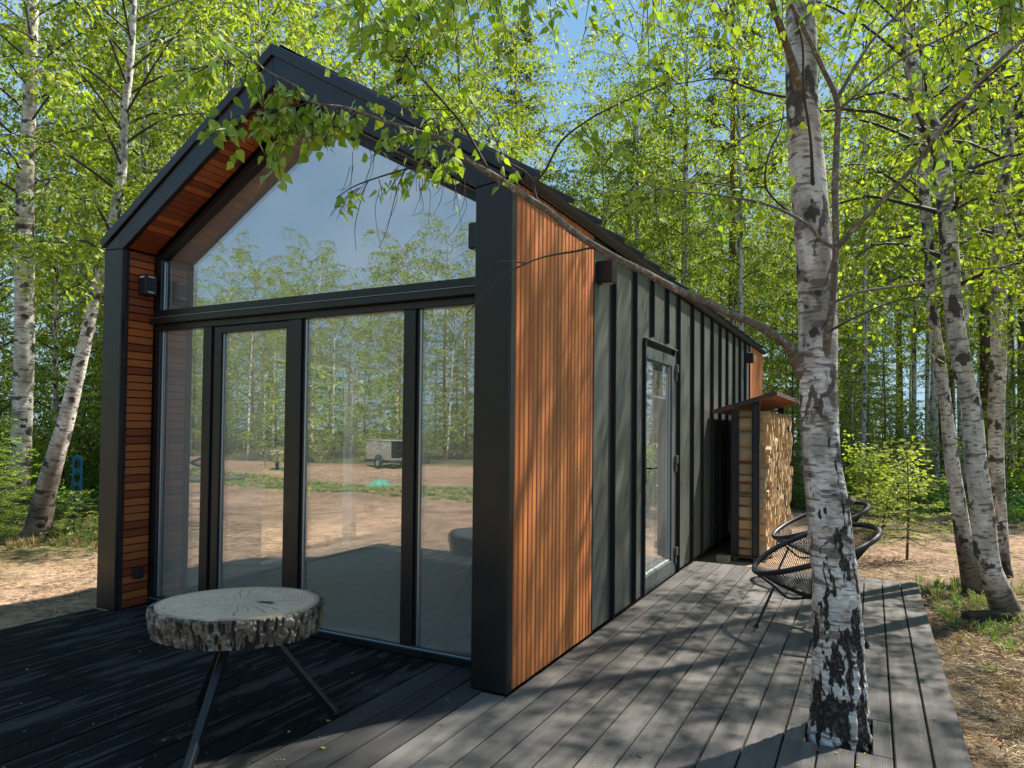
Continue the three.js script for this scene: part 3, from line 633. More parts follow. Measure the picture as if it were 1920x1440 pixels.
  const addLog = (x0, x1, y, z, h, w, turn, k) => {
    const q = new THREE.Matrix4().makeBasis(new THREE.Vector3(0, 0, -1), new THREE.Vector3(0, 1, 0), new THREE.Vector3(1, 0, 0)), rot = new THREE.Matrix4().makeRotationX(turn);
    logs.push({ k, z, g: kinds[k][Math.floor(R() * 3)], m: new THREE.Matrix4().makeTranslation(x0, y, z).multiply(rot).multiply(q).multiply(new THREE.Matrix4().makeScale(w, h, x1 - x0)) });
  };
  // split ends, upright and leaning, seen along the side of the stack
  for (let y = GY + 0.09; y < 1.56;) {
    const h = 0.070 + 0.03 * R();
    for (let z = z0 - 0.15 - 0.04 * R(); z > z1 + 0.03;) {
      const w = 0.036 + 0.044 * R();
      const k = z < z0 - 0.35 && R() < 0.12 ? 2 : R() < 0.3 ? 1 : R() < 0.6 ? 0 : 3;
      addLog(xL + 0.03, 0.555 + 0.075 * R() + 0.03 * (z0 - z) / 2.4, y + (R() - 0.5) * 0.05, z - w / 2, h * (1.5 + 0.9 * R()), w * 1.3, (R() - 0.5) * 1.3, k);
      z -= w * 0.9;
    }
    y += h;
  }
  addLog(0.3, 0.63, 1.55, z0 - 0.16, 0.09, 0.1, 0.2, 3);
  // the cross-laid logs between the two front posts, showing their sides
  let yy = GY + 0.07;
  const cross = [1, 0, 1, 3, 0, 1, 1, 3, 1, 0, 0, 3];
  const hs = [0.08, 0.1, 0.11, 0.12, 0.15, 0.13, 0.12, 0.10, 0.16, 0.15, 0.17, 0.17];
  for (let i = 0; i < 12; i++) { addLog(xL + 0.045, xR - 0.045, yy + hs[i] / 2, z0 - 0.10, hs[i] * 1.12, 0.12, (R() - 0.5) * 0.1, cross[i]); yy += hs[i]; }
  logs.sort((a, b) => b.z - a.z);
  const rest = [0, 1, 2, 3].map(() => [[], []]);
  logs.forEach((l, i) => {
    if (i < 300) { const m = new THREE.Mesh(l.g, [logMats[l.k][1], logMats[l.k][0]]); m.name = numbered('log'); m.castShadow = m.receiveShadow = true; m.applyMatrix4(l.m); stack.add(m); return; }
    const g = l.g.clone().applyMatrix4(l.m);
    for (const gr of l.g.groups) { const s = new THREE.BufferGeometry(); for (const n of ['position', 'normal', 'uv']) { const a = g.attributes[n]; s.setAttribute(n, new THREE.BufferAttribute(a.array.slice(gr.start * a.itemSize, (gr.start + gr.count) * a.itemSize), a.itemSize)); } rest[l.k][gr.materialIndex].push(s); }
  });
  rest.forEach((r, k) => r.forEach((list, mi) => { if (list.length) part('log_pile', list, logMats[k][mi ? 0 : 1], stack).userData.kind = 'stuff'; }));
}
// ---------------------------------------------------------------- ground
const lerpC = (a, b, t) => a.map((x, i) => mix(x, b[i], t));
function wooded(x, z) {                                               // 0 = open sand, 1 = forest floor
  const n = (noise3(x * 0.35 + 50, z * 0.35 + 50, 1.3, 401) - 0.5) * 2.4 + (noise3(x * 1.3 + 50, z * 1.3 + 50, 2.3, 403) - 0.5) * 0.9;
  let d = 99;
  d = Math.min(d, x + 6.6 - 0.12 * (z - 1));                          // left edge of the clearing
  d = Math.min(d, (x > 1.2 ? z + 10.2 - 0.9 * Math.max(0, x - 3.2) : z + 10.6));   // behind
  d = Math.min(d, Math.max(8.2 + 0.9 * Math.max(0, -z - 6) - x, -z - 60));
  if (z > 3) { d = Math.min(x + 30 + n, 17.5 - z, 13 - x); }
  return step(0.7, -0.7, d + n);
}
function groundY(x, z) {
  const near = step(0.0, 0.8, Math.max(Math.max(-W - 0.3 - x, x - 2.2), Math.max(-9.6 - z, z - 2.9)));
  return GY + near * (0.09 * (noise3(x * 0.5 + 90, z * 0.5 + 90, 3, 411) - 0.5) + 0.05 * (noise3(x * 2 + 90, z * 2 + 90, 5, 413) - 0.5) + 0.02 * (noise3(x * 6 + 90, z * 6 + 90, 6, 415) - 0.5)) + 0.5 * step(9, 30, Math.hypot(x + 1, z + 4)) * (noise3(x * 0.1 + 60, z * 0.1 + 60, 7, 417) - 0.4);
}
{
  const n = 360, P = [], C = [], U = [], I = [], c1 = (k) => { const t = (k / n) * 2 - 1; return 6 * Math.sinh(t * 4.1) ; };
  for (let j = 0; j <= n; j++) for (let i = 0; i <= n; i++) {
    const x = c1(i), z = c1(j) - 1.5, y = Math.hypot(x, z) > 60 ? GY : groundY(x, z);
    P.push(x, y, z); U.push(x, z);
    const w = wooded(x, z), a = noise3(x * 0.8 + 70, z * 0.8 + 70, 1, 421), b = noise3(x * 3 + 70, z * 3 + 70, 2, 423), m = noise3(x * 0.22 + 70, z * 0.22 + 70, 2, 427);
    let c = lerpC([0.40, 0.262, 0.165], [0.29, 0.182, 0.112], step(0.35, 0.75, 0.6 * a + 0.4 * b));
    // needle litter and dry grass beside the deck on the right, and round the birches
    const lit = step(0.9, -0.6, Math.hypot((x - 3.4) * 0.9, (z + 1.2) * 0.42) - 2.1 + 1.2 * (a - 0.5)) ;
    c = lerpC(c, lerpC([0.24, 0.155, 0.085], [0.15, 0.105, 0.055], b), x > 1 ? lit * 0.95 : 0);
    const fl = lerpC([0.09, 0.095, 0.03], lerpC([0.16, 0.15, 0.035], [0.07, 0.055, 0.035], b), a);
    c = lerpC(c, fl, w);
    const gr = z > 3 ? step(1.2, -0.6, Math.abs(z - 9.3) - 1.0 + 1.5 * (a - 0.5)) * step(-26, -20, x) * step(-2, -5, x) : step(1.5, -0.3, Math.abs(x + 7.2 - 0.12 * z) - 0.5 + 1.1 * (b - 0.5) + 0.8 * (m - 0.5)) * step(3.2, 1, z);
    c = lerpC(c, lerpC([0.26, 0.22, 0.06], [0.13, 0.15, 0.03], b), gr * 0.75);
    C.push(...c);
  }
  for (let j = 0; j < n; j++) for (let i = 0; i < n; i++) { const a = j * (n + 1) + i, b = a + n + 1; I.push(a, b, a + 1, b, b + 1, a + 1); }
  const g = new THREE.BufferGeometry();
  g.setAttribute('position', new THREE.Float32BufferAttribute(P, 3)); g.setAttribute('uv', new THREE.Float32BufferAttribute(U, 2)); g.setAttribute('color', new THREE.Float32BufferAttribute(C, 3)); g.setIndex(I); g.computeVertexNormals();
  const soil = tex(1024, 1024, (u, v) => {
    const a = fbm(u, v, 9, 13, 431, 5), b = fbm(u, v, 60, 90, 433, 3), c = fbm(u, v, 26, 20, 435, 3), d = fbm(u, v, 140, 60, 437, 2);
    let k = 0.62 + 0.5 * a + 0.35 * (b - 0.5) + 0.3 * (d - 0.5);
    if (c > 0.66) k *= mix(1, 0.62, step(0.66, 0.76, c));
    return [s2(k * 0.8), s2(k * 0.79), s2(k * 0.78)];
  }, true, [1 / 3.1, 1 / 3.1]);
  const soilBump = tex(1024, 1024, (u, v) => { const c = fbm(u, v, 26, 20, 435, 3); return 0.5 * fbm(u, v, 14, 18, 441, 5) + 0.3 * fbm(u, v, 70, 80, 443, 3) + 0.3 * step(0.55, 0.72, c); }, false, [1 / 3.1, 1 / 3.1]);
  part('ground', g, std({ map: soil, vertexColors: true, roughness: 1, bumpMap: soilBump, bumpScale: 0.05 }), scene).userData.kind = 'structure';
}

// ---------------------------------------------------------------- bark and leaf materials
const roughF = (u, y) => { const w = 0.02 * (fbm(u, y / 4, 24, 120, 519, 2) - 0.5); return 0.62 * fbm(u + w, y / 4, 22, 36, 517, 2) + 0.38 * fbm(u + w, y / 4, 52, 130, 521, 3); };
function birchColor(u, y, rough, seed, cv = 1, marks = []) {           // u round the trunk 0..1, y metres
  const per = 64 * cv;
  const n1 = fbm(u, y / 4, 8, Math.round(24), seed, 4), fine = fbm(u, y / 4, 26, 420, seed + 3, 2), curl = fbm(u, y / 4, 10, 60, seed + 5, 4);
  let c = lerpC([0.68, 0.625, 0.565], [0.52, 0.44, 0.37], step(0.42, 0.7, n1));
  c = c.map((q) => q * (0.75 + 0.5 * curl));
  c = c.map((q) => q * (0.86 + 0.26 * fine));
  // grey-green film in places
  const calm = 1 - clamp(rough * 1.7);
  c = lerpC(c, [0.20, 0.19, 0.145], (0.2 + 0.55 * calm) * step(0.52, 0.72, fbm(u, y / 4, 5, 14, seed + 7, 4)));
  // peeling bands of pinkish inner bark and thin dark horizontal lines
  const l = fbm(u, y / 4, 7, 230, seed + 11, 2); if (l > 0.62) c = lerpC(c, [0.12, 0.09, 0.075], 0.8 * step(0.62, 0.72, l));
  const l2 = fbm(u, y / 4, 16, 640, seed + 31, 2); if (l2 > 0.6) c = c.map((q) => q * mix(1, 0.55, step(0.6, 0.75, l2)));
  const b = fbm(u, y / 4, 5, 34, seed + 13, 4); c = lerpC(c, [0.035, 0.028, 0.024], 0.92 * calm * step(0.60, 0.66, b + 0.12 * (curl - 0.5)));
  for (const [mu, my, w, h] of marks) {                                // moustache scars under old branches
    const du = Math.abs(mod(u - mu + 0.5, 1) - 0.5), q = du / w; if (q > 1.3) continue;
    const wob = 0.5 * (fbm(u, y / 4, 24, 110, seed + 29, 3) - 0.5), d = (my - y) / h - 0.95 * q + wob, th = 0.34 * (1.15 - q) + 0.12;
    const inn = step(0.30, 0.0, d) * step(1.3, 1.0, q) * step(-0.12, 0.02, d + 0.1) ;
    if (d > -0.1 && d < th) c = lerpC(c, lerpC([0.03, 0.024, 0.02], [0.13, 0.095, 0.07], fine), 0.92 * step(-0.1, 0.0, d) * step(th, th - 0.12, d));
    else if (d >= th && d < th + 0.4 * (1 - q)) c = lerpC(c, [0.25, 0.19, 0.15], 0.5);
  }
  if (rough > 0) {
    const f = roughF(u, y), t = step(0.0, 0.04, f - (0.70 - 0.36 * rough));
    const dark = lerpC([0.018, 0.015, 0.013], [0.12, 0.088, 0.062], step(0.48, 0.8, fbm(u, y / 4, 70, 320, seed + 23, 3)));
    c = lerpC(c.map((q) => q * (0.8 + 0.4 * fine)), dark, t);
  }
  return c;
}
const roughOf = (y) => clamp(0.17 * step(0.5, 0.1, y) + 0.27 * step(0.8, 0.45, y) + 0.22 * step(1.12, 0.92, y) + 0.15 * step(1.75, 1.0, y));
const twigMat = std({ color: lin(0.055, 0.036, 0.028), roughness: 0.8 });
const limbTex = tex(128, 512, (u, v) => { const f = fbm(u, v, 6, 40, 451, 4), w = step(0.66, 0.72, fbm(u, v, 5, 90, 453, 2)); return S(mix(0.17, 0.3, w) * (0.3 + 1.3 * f), mix(0.135, 0.28, w) * (0.3 + 1.3 * f), mix(0.10, 0.23, w) * (0.3 + 1.3 * f)); }, true, [1, 1 / 0.8]);
const limbMat = std({ map: limbTex, roughness: 0.85, bumpMap: limbTex, bumpScale: 0.003 });
const birchTex = tex(512, 1024, (u, v) => S(...birchColor(u, v * 4, 0, 461)), true, [1, 1 / 4]);
const birchMat = std({ map: birchTex, vertexColors: true, roughness: 0.8, bumpMap: birchTex, bumpScale: 0.002 });
const pineTex = tex(256, 512, (u, v) => { const f = fbm(u, v, 12, 24, 471, 5); return S(0.16 * (0.3 + 1.2 * f), 0.10 * (0.3 + 1.2 * f), 0.068 * (0.3 + 1.2 * f)); }, true, [1, 1 / 2]);
const pineMat = std({ map: pineTex, vertexColors: true, roughness: 0.95, bumpMap: pineTex, bumpScale: 0.01 });
const leafMat = (r, g, b, t = 0.5) => phys({ color: lin(r, g, b), transmission: t, thickness: 0, roughness: 0.93, ior: 1.4, vertexColors: true });
const L = { near: leafMat(0.31, 0.43, 0.02, 0.62), birch: leafMat(0.325, 0.425, 0.018, 0.64), far: leafMat(0.32, 0.41, 0.02, 0.62), spruce: leafMat(0.20, 0.26, 0.022, 0.35), pine: leafMat(0.085, 0.115, 0.035, 0.15), under: leafMat(0.22, 0.31, 0.02, 0.5) };

// a cloud of small folded leaves; each item is [x, y, z, nx, ny, nz, size, tint]; hanging = tip direction bias
function leafCloud(list, seed, aspect = 0.62) {
  const R = rng(seed), n = list.length, P = new Float32Array(n * 12), C = new Float32Array(n * 12), I = new Uint32Array(n * 6);
  for (let i = 0; i < n; i++) {
    const q = list[i], s = q[6];
    // tip direction: given, jittered; side: random perpendicular
    let tx = q[3] + (R() - 0.5) * 0.9, ty = q[4] + (R() - 0.5) * 0.9, tz = q[5] + (R() - 0.5) * 0.9; let l = Math.hypot(tx, ty, tz) || 1; tx /= l; ty /= l; tz /= l;
    let ax = R() - 0.5, ay = (R() - 0.5) * 0.6, az = R() - 0.5; const d = ax * tx + ay * ty + az * tz; ax -= d * tx; ay -= d * ty; az -= d * tz; l = Math.hypot(ax, ay, az) || 1; ax /= l; ay /= l; az /= l;
    const nx = ty * az - tz * ay, ny = tz * ax - tx * az, nz = tx * ay - ty * ax, w = s * aspect * 0.5, f = s * 0.1;
    const o = i * 12;
    P[o] = q[0]; P[o + 1] = q[1]; P[o + 2] = q[2];
    P[o + 3] = q[0] + tx * s * 0.42 + ax * w + nx * f; P[o + 4] = q[1] + ty * s * 0.42 + ay * w + ny * f; P[o + 5] = q[2] + tz * s * 0.42 + az * w + nz * f;
    P[o + 6] = q[0] + tx * s; P[o + 7] = q[1] + ty * s; P[o + 8] = q[2] + tz * s;
    P[o + 9] = q[0] + tx * s * 0.42 - ax * w + nx * f; P[o + 10] = q[1] + ty * s * 0.42 - ay * w + ny * f; P[o + 11] = q[2] + tz * s * 0.42 - az * w + nz * f;
    const k = q[7] * (0.72 + 0.5 * R()), yel = 0.82 + 0.36 * R();
    for (let v = 0; v < 4; v++) { C[o + v * 3] = k * yel; C[o + v * 3 + 1] = k; C[o + v * 3 + 2] = k; }
    I.set([i * 4, i * 4 + 1, i * 4 + 2, i * 4, i * 4 + 2, i * 4 + 3], i * 6);
  }
  const g = new THREE.BufferGeometry();
  g.setAttribute('position', new THREE.BufferAttribute(P, 3)); g.setAttribute('color', new THREE.BufferAttribute(C, 3)); g.setIndex(new THREE.BufferAttribute(I, 1));
  return g;
}
function paint(g, f) { const p = g.attributes.position, c = new Float32Array(p.count * 3); for (let i = 0; i < p.count; i++) c.set(f(p.getX(i), p.getY(i), p.getZ(i)), i * 3); g.setAttribute('color', new THREE.BufferAttribute(c, 3)); return g; }
const V3 = (x, y, z) => new THREE.Vector3(x, y, z);

// birch: axis points (local), radii, then limbs with hanging twigs and leaves
function birchGeo({ axis, radii, seed, lo = 0.3, limbs = 24, spread = 1.9, leaf = 0.06, gapLeaf = 0.6, twigs = 8, hang = 0.9, seg = 12, dark = 0.7, keep = null }) {
  const R = rng(seed), curve = new THREE.CatmullRomCurve3(axis, false, 'centripetal'), H = axis[axis.length - 1].y - axis[0].y;
  const y0 = axis[0].y;
  const trunk = paint(tube(axis, radii, { seg, sub: 4, uRep: 1, v0: R() * 3 }), (x, y, z) => { const h = y - y0, n = noise3(x * 9 + 40, y * 4 + 40, z * 9 + 40, seed), d = step(dark, dark * 0.3, h + 0.5 * (n - 0.5)) * 0.9; return lerpC([1, 1, 1], [0.16, 0.13, 0.11], d); });
  const wood = [], leaves = [];
  for (let i = 0; i < limbs; i++) {
    const t = lo + (1 - lo) * (i + 0.5 * R()) / limbs, p = curve.getPoint(Math.min(t, 0.995)), a = i * 2.399 + R() * 0.8, k = (t - lo) / (1 - lo);
    const len = spread * (0.35 + 0.75 * Math.sin(Math.PI * Math.min(1, 0.25 + 0.75 * (1 - k)))) * (0.75 + 0.4 * R()), rise = 0.75 + 0.5 * k;
    const dx = Math.cos(a), dz = Math.sin(a), pts = [p];
    for (let s = 1; s <= 4; s++) { const q = s / 4; pts.push(V3(p.x + dx * len * q + (R() - 0.5) * 0.1, p.y + len * (rise * q - 0.75 * q * q) + (R() - 0.5) * 0.08, p.z + dz * len * q + (R() - 0.5) * 0.1)); }
    const r = Math.max(0.008, 0.022 * (1 - 0.6 * k));
    wood.push(tube(pts, [r, r * 0.8, r * 0.55, r * 0.35, r * 0.18], { seg: 4, sub: 2, cap: false }));
    const lc = new THREE.CatmullRomCurve3(pts);
    for (let m = 0; m < twigs; m++) {
      const b = lc.getPoint(0.25 + 0.75 * (m + R()) / twigs), ta = a + (R() - 0.5) * 3.2, tl = (0.35 + 0.75 * R()) * hang, out = 0.25 + 0.4 * R();
      const e1 = V3(b.x + Math.cos(ta) * out * tl * 0.6, b.y + 0.05 * tl - 0.12 * tl, b.z + Math.sin(ta) * out * tl * 0.6), e2 = V3(b.x + Math.cos(ta) * out * tl, b.y - tl * 0.75, b.z + Math.sin(ta) * out * tl);
      wood.push(tube([b, e1, e2], [0.0035, 0.0025, 0.0015], { seg: 3, sub: 2, cap: false }));
      const nl = Math.round(tl / (leaf * gapLeaf));
      const tint = 0.75 + 0.5 * R();
      for (let q = 0; q < nl; q++) {
        const u = (q + R()) / nl, w = u < 0.5 ? 2 * u : 2 * u - 1, A = u < 0.5 ? b : e1, B = u < 0.5 ? e1 : e2, sp = 0.11;
        const la = R() * 6.283;
        leaves.push([mix(A.x, B.x, w) + Math.cos(la) * sp * R(), mix(A.y, B.y, w) - 0.03 * R(), mix(A.z, B.z, w) + Math.sin(la) * sp * R(), Math.cos(la) * 0.7, -0.55, Math.sin(la) * 0.7, leaf * (0.75 + 0.5 * R()), tint]);
      }
    }
  }
  return { trunk, wood: merge(wood), crown: leafCloud(keep ? leaves.filter(keep) : leaves, seed + 5) };
}
function pineGeo({ H, r, seed, lo = 0.55, tufts = 260, size = 0.16, spread = 1.7 }) {
  const R = rng(seed), bx = (R() - 0.5) * 0.5, bz = (R() - 0.5) * 0.5, axis = [0, 0.25, 0.5, 0.75, 1].map((t) => V3(bx * t * t, H * t, bz * t * t));
  const trunk = paint(tube(axis, [r * 1.15, r * 0.9, r * 0.72, r * 0.45, 0.02], { seg: 10, sub: 3 }), (x, y) => lerpC([0.75, 0.72, 0.72], [1.9, 1.25, 0.8], step(H * 0.35, H * 0.7, y)));
  const curve = new THREE.CatmullRomCurve3(axis), wood = [], list = [], nB = 26;
  for (let i = 0; i < 22; i++) { const t = 0.12 + (lo - 0.1) * R(), p = curve.getPoint(t), a = R() * 6.283, l = 0.4 + 0.9 * R(); wood.push(tube([p, V3(p.x + Math.cos(a) * l * 0.6, p.y + 0.05 * l, p.z + Math.sin(a) * l * 0.6), V3(p.x + Math.cos(a + 0.3) * l, p.y - 0.2 * l, p.z + Math.sin(a + 0.3) * l)], [0.012, 0.008, 0.003], { seg: 3, sub: 2, cap: false })); }
  for (let i = 0; i < nB; i++) {
    const t = lo + (1 - lo) * (i / nB), p = curve.getPoint(Math.min(0.99, t)), a = i * 2.399 + R(), k = (t - lo) / (1 - lo), len = spread * (1 - 0.75 * k) * (0.6 + 0.5 * R());
    const pts = [p, V3(p.x + Math.cos(a) * len * 0.5, p.y + len * 0.12, p.z + Math.sin(a) * len * 0.5), V3(p.x + Math.cos(a) * len, p.y + len * (0.25 + 0.2 * k), p.z + Math.sin(a) * len)];
    wood.push(tube(pts, [0.025, 0.016, 0.006], { seg: 4, sub: 2, cap: false }));
    const bc = new THREE.CatmullRomCurve3(pts), nt = Math.round(tufts / nB);
    for (let m = 0; m < nt; m++) {
      const c = bc.getPoint(0.3 + 0.7 * R()), ox = (R() - 0.5) * 0.5, oy = (R() - 0.3) * 0.3, oz = (R() - 0.5) * 0.5, tint = 0.7 + 0.6 * R();
      for (let q = 0; q < 13; q++) { const ya = R() * 6.283, el = R() * 1.5 - 0.3; list.push([c.x + ox, c.y + oy, c.z + oz, Math.cos(ya) * Math.cos(el), Math.sin(el), Math.sin(ya) * Math.cos(el), size * (0.7 + 0.6 * R()), tint]); }
    }
  }
  return { trunk, wood: merge(wood), crown: leafCloud(list, seed + 3, 0.16) };
}
function spruceGeo({ H, r, seed, lo = 0.08, spread = 0.34, needle = 0.045, step: st = 0.16, dense = 1 }) {
  const R = rng(seed), axis = [V3(0, 0, 0), V3((R() - 0.5) * 0.04 * H, H * 0.5, (R() - 0.5) * 0.04 * H), V3(0, H, 0)];
  const trunk = paint(tube(axis, [r, r * 0.6, 0.006], { seg: 8, sub: 6 }), () => [0.9, 0.8, 0.7]), wood = [], list = [];
  for (let y = H * lo; y < H * 0.985; y += st * (0.7 + 0.6 * R())) {
    const k = y / H, L0 = H * spread * Math.pow(1 - k, 0.85) + 0.05, nb = 4 + Math.floor(R() * 3), a0 = R() * 6.283;
    for (let b = 0; b < nb; b++) {
      const a = a0 + (b / nb) * 6.283 + (R() - 0.5) * 0.5, l = L0 * (0.45 + 0.75 * R()), up = mix(-0.15, 0.75, k * k) + (R() - 0.5) * 0.2;
      const p0 = V3(0, y, 0), p1 = V3(Math.cos(a) * l * 0.55, y + up * l * 0.5 - 0.05 * l, Math.sin(a) * l * 0.55), p2 = V3(Math.cos(a) * l, y + up * l + 0.02, Math.sin(a) * l);
      wood.push(tube([p0, p1, p2], [0.004 + 0.006 * (1 - k), 0.004, 0.002], { seg: 3, sub: 2, cap: false }));
      const bc = new THREE.CatmullRomCurve3([p0, p1, p2]);
      const nt = Math.max(2, Math.round((l / 0.09) * dense));
      for (let m = 0; m <= nt; m++) {
        const u = 0.12 + 0.88 * (m / nt), c = bc.getPoint(Math.min(1, u)), side = m % 2 ? 1 : -1, ta = m === nt ? a : a + side * (0.75 + 0.3 * R()), tl = (m === nt ? 0.14 : 0.05 + 0.32 * l * (1 - u)) * (0.8 + 0.4 * R());
        const nn = Math.max(3, Math.round((tl / (needle * 0.3)) * dense)), tint = 0.7 + 0.35 * R() + 0.7 * u * (R() > 0.35 ? 1 : 0);
        for (let q = 0; q < nn; q++) {
          const w = (q / nn) * tl, s2_ = q % 2 ? 1 : -1, na = ta + s2_ * 0.8, el = (R() - 0.35) * 0.8;
          list.push([c.x + Math.cos(ta) * w, c.y - 0.12 * w, c.z + Math.sin(ta) * w, Math.cos(na), el, Math.sin(na), needle * (0.8 + 0.5 * R()), tint]);
        }
      }
    }
  }
  return { trunk, wood: wood.length ? merge(wood) : null, crown: leafCloud(list, seed + 3, 0.15) };
}
function bushGeo({ H, spread, seed, stems = 7, leaf = 0.055, n = 900 }) {
  const R = rng(seed), wood = [], list = [];
  for (let s = 0; s < stems; s++) {
    const a = R() * 6.283, l = spread * (0.3 + 0.7 * R()), h = H * (0.6 + 0.4 * R()), pts = [V3(Math.cos(a) * 0.04, 0, Math.sin(a) * 0.04), V3(Math.cos(a) * l * 0.4, h * 0.55, Math.sin(a) * l * 0.4), V3(Math.cos(a) * l, h, Math.sin(a) * l)];
    wood.push(tube(pts, [0.012, 0.007, 0.003], { seg: 4, sub: 3, cap: false }));
    const c = new THREE.CatmullRomCurve3(pts);
    for (let q = 0; q < n / stems; q++) { const u = 0.2 + 0.8 * Math.sqrt(R()), p = c.getPoint(u), ra = R() * 6.283, rr = spread * 0.35 * R(), el = (R() - 0.45) * H * 0.3; list.push([p.x + Math.cos(ra) * rr, Math.max(0.03, p.y + el), p.z + Math.sin(ra) * rr, Math.cos(ra), -0.2, Math.sin(ra), leaf * (0.7 + 0.6 * R()), 0.75 + 0.5 * R()]); }
  }
  return { trunk: merge(wood), crown: leafCloud(list, seed + 3, 0.7) };
}
function plant(name, label, category, g, mats, pos, turn = 0, group = null, scale = 1) {
  const t = thing(name, label, category, pos, turn, group); t.scale.setScalar(scale);
  part(name === 'bush' ? 'stems' : 'trunk', g.trunk, mats[0], t);
  if (g.wood) part('branches', g.wood, mats[1], t);
  part('crown', g.crown, mats[2], t);
  return t;
}
const BM = [birchMat, twigMat, L.birch], PM = [pineMat, twigMat, L.pine], SM = [pineMat, twigMat, L.spruce];
// ---------------------------------------------------------------- the big birch that grows through the deck
{
  const birch = thing('big_birch_tree', 'large birch with rough black and white bark growing through a square deck hole', 'tree', [1.523, GY, -0.40]);
  const O = birch.position, D = 3.175;
  const loc = (v) => v.clone().sub(O);
  const px = [[1575, 1412, 112], [1574, 1370, 101], [1572, 1300, 93], [1571, 1230, 87], [1569, 1160, 83], [1567, 1100, 80], [1560, 1030, 78], [1554, 960, 76], [1546, 900, 70], [1540, 840, 66], [1536, 760, 66], [1534, 680, 66], [1533, 600, 66], [1530, 500, 66], [1522, 410, 62], [1513, 310, 60], [1504, 200, 58], [1502, 100, 57], [1502, 0, 52], [1505, -150, 48], [1508, -400, 44]];
  const pts = px.map(([x, y]) => loc(at(x, y, D))), rad = px.map((p) => (p[2] * D) / 1292.47 / 2);
  const curve = new THREE.CatmullRomCurve3(pts, false, 'centripetal');
  const rows = 520, cols = 132, P = [], U = [], I = [], Htop = pts[pts.length - 1].y;
  const marks = [[0.60, 1.80, 0.20, 0.22], [0.38, 1.72, 0.12, 0.2], [0.58, 2.56, 0.13, 0.22], [0.50, 3.14, 0.16, 0.26], [0.63, 2.30, 0.12, 0.14], [0.62, 2.08, 0.14, 0.12], [0.52, 1.05, 0.14, 0.08], [0.85, 2.2, 0.15, 0.2], [0.1, 2.7, 0.15, 0.2]];
  for (let j = 0; j <= rows; j++) {
    const t = j / rows, p = curve.getPoint(t), k = t * (rad.length - 1), k0 = Math.min(rad.length - 2, Math.floor(k)), r0 = mix(rad[k0], rad[k0 + 1], k - k0), y = p.y;
    for (let i = 0; i <= cols; i++) {
      const u = i / cols, a = u * 2 * Math.PI, um = u % 1;
      const rg = roughOf(y);
      const f = roughF(um, y);
      const lump = (noise3(Math.cos(a) * 2 + 9, y * 3, Math.sin(a) * 2 + 9, 525) - 0.5) * 0.008;
      const d = lump + rg * (0.030 * (f - 0.5) * 2.0 * -1 + 0.006 * (fbm(um, y / 4, 60, 200, 527, 2) - 0.5)) + 0.0015 * (fbm(um, y / 4, 10, 120, 529, 2) - 0.5) * (1 - rg);
      const r = r0 * (1 + 0.0) + d + 0.02 * rg * rg * step(0.25, 0.0, y);
      // angle 0.5 faces the camera
      const ca = -Math.cos(a), sa = -Math.sin(a), vx = AX.f.x, vz = AX.f.z;
      P.push(p.x + r * (vx * -ca + -vz * sa), p.y, p.z + r * (vz * -ca + vx * sa)); U.push(u, y / 4);
    }
  }
  for (let j = 0; j < rows; j++) for (let i = 0; i < cols; i++) { const a = j * (cols + 1) + i, b = a + cols + 1; I.push(a, b, a + 1, b, b + 1, a + 1); }
  const g = new THREE.BufferGeometry(); g.setAttribute('position', new THREE.Float32BufferAttribute(P, 3)); g.setAttribute('uv', new THREE.Float32BufferAttribute(U, 2)); g.setIndex(I); g.computeVertexNormals();
  const col = tex(896, 2048, (u, v) => S(...birchColor(u, v * 4, roughOf(v * 4), 500, 1, marks)), true);
  const hgt = tex(512, 1024, (u, v) => { const y = v * 4, c = birchColor(u, y, 0, 500, 1, []); return clamp(c[0] * 1.4) * 0.7 + 0.3 * fbm(u, v, 30, 300, 531, 2); }, false);
  part('trunk', g, std({ map: col, roughness: 0.85, bumpMap: hgt, bumpScale: 0.003 }), birch);
  // stem above the picture and its crown
  const up = [loc(at(1508, -395, D)), V3(-0.1, 5.2, 0.0), V3(0.0, 6.6, 0.1), V3(0.1, 8.0, 0.1), V3(0.1, 9.6, 0.0)];
  const upper = birchGeo({ axis: up, radii: [0.054, 0.046, 0.036, 0.022, 0.006], seed: 61, lo: 0.04, limbs: 30, spread: 2.0, leaf: 0.07, gapLeaf: 0.6, twigs: 9, dark: -9 });
  part('upper_stem', upper.trunk, birchMat, birch); part('branches', upper.wood, twigMat, birch); part('crown', upper.crown, L.near, birch);

  // limbs that the picture shows: [x, y, depth, width in photo pixels]
  const wob = rng(66);
  const limb = (list, mat = limbMat, seg = 8) => part('limb', tube(list.map(([x, y, d], i) => { const k = i && i < list.length - 1 ? 2.4 : 0; return loc(at(x + (wob() - 0.5) * k, y + (wob() - 0.5) * k, d)); }), list.map(([, , d, w], i) => (w * (i ? 0.86 + 0.12 * wob() : 1) * d) / 1292.47 / 2), { seg, sub: 5, cap: true }), mat, birch);
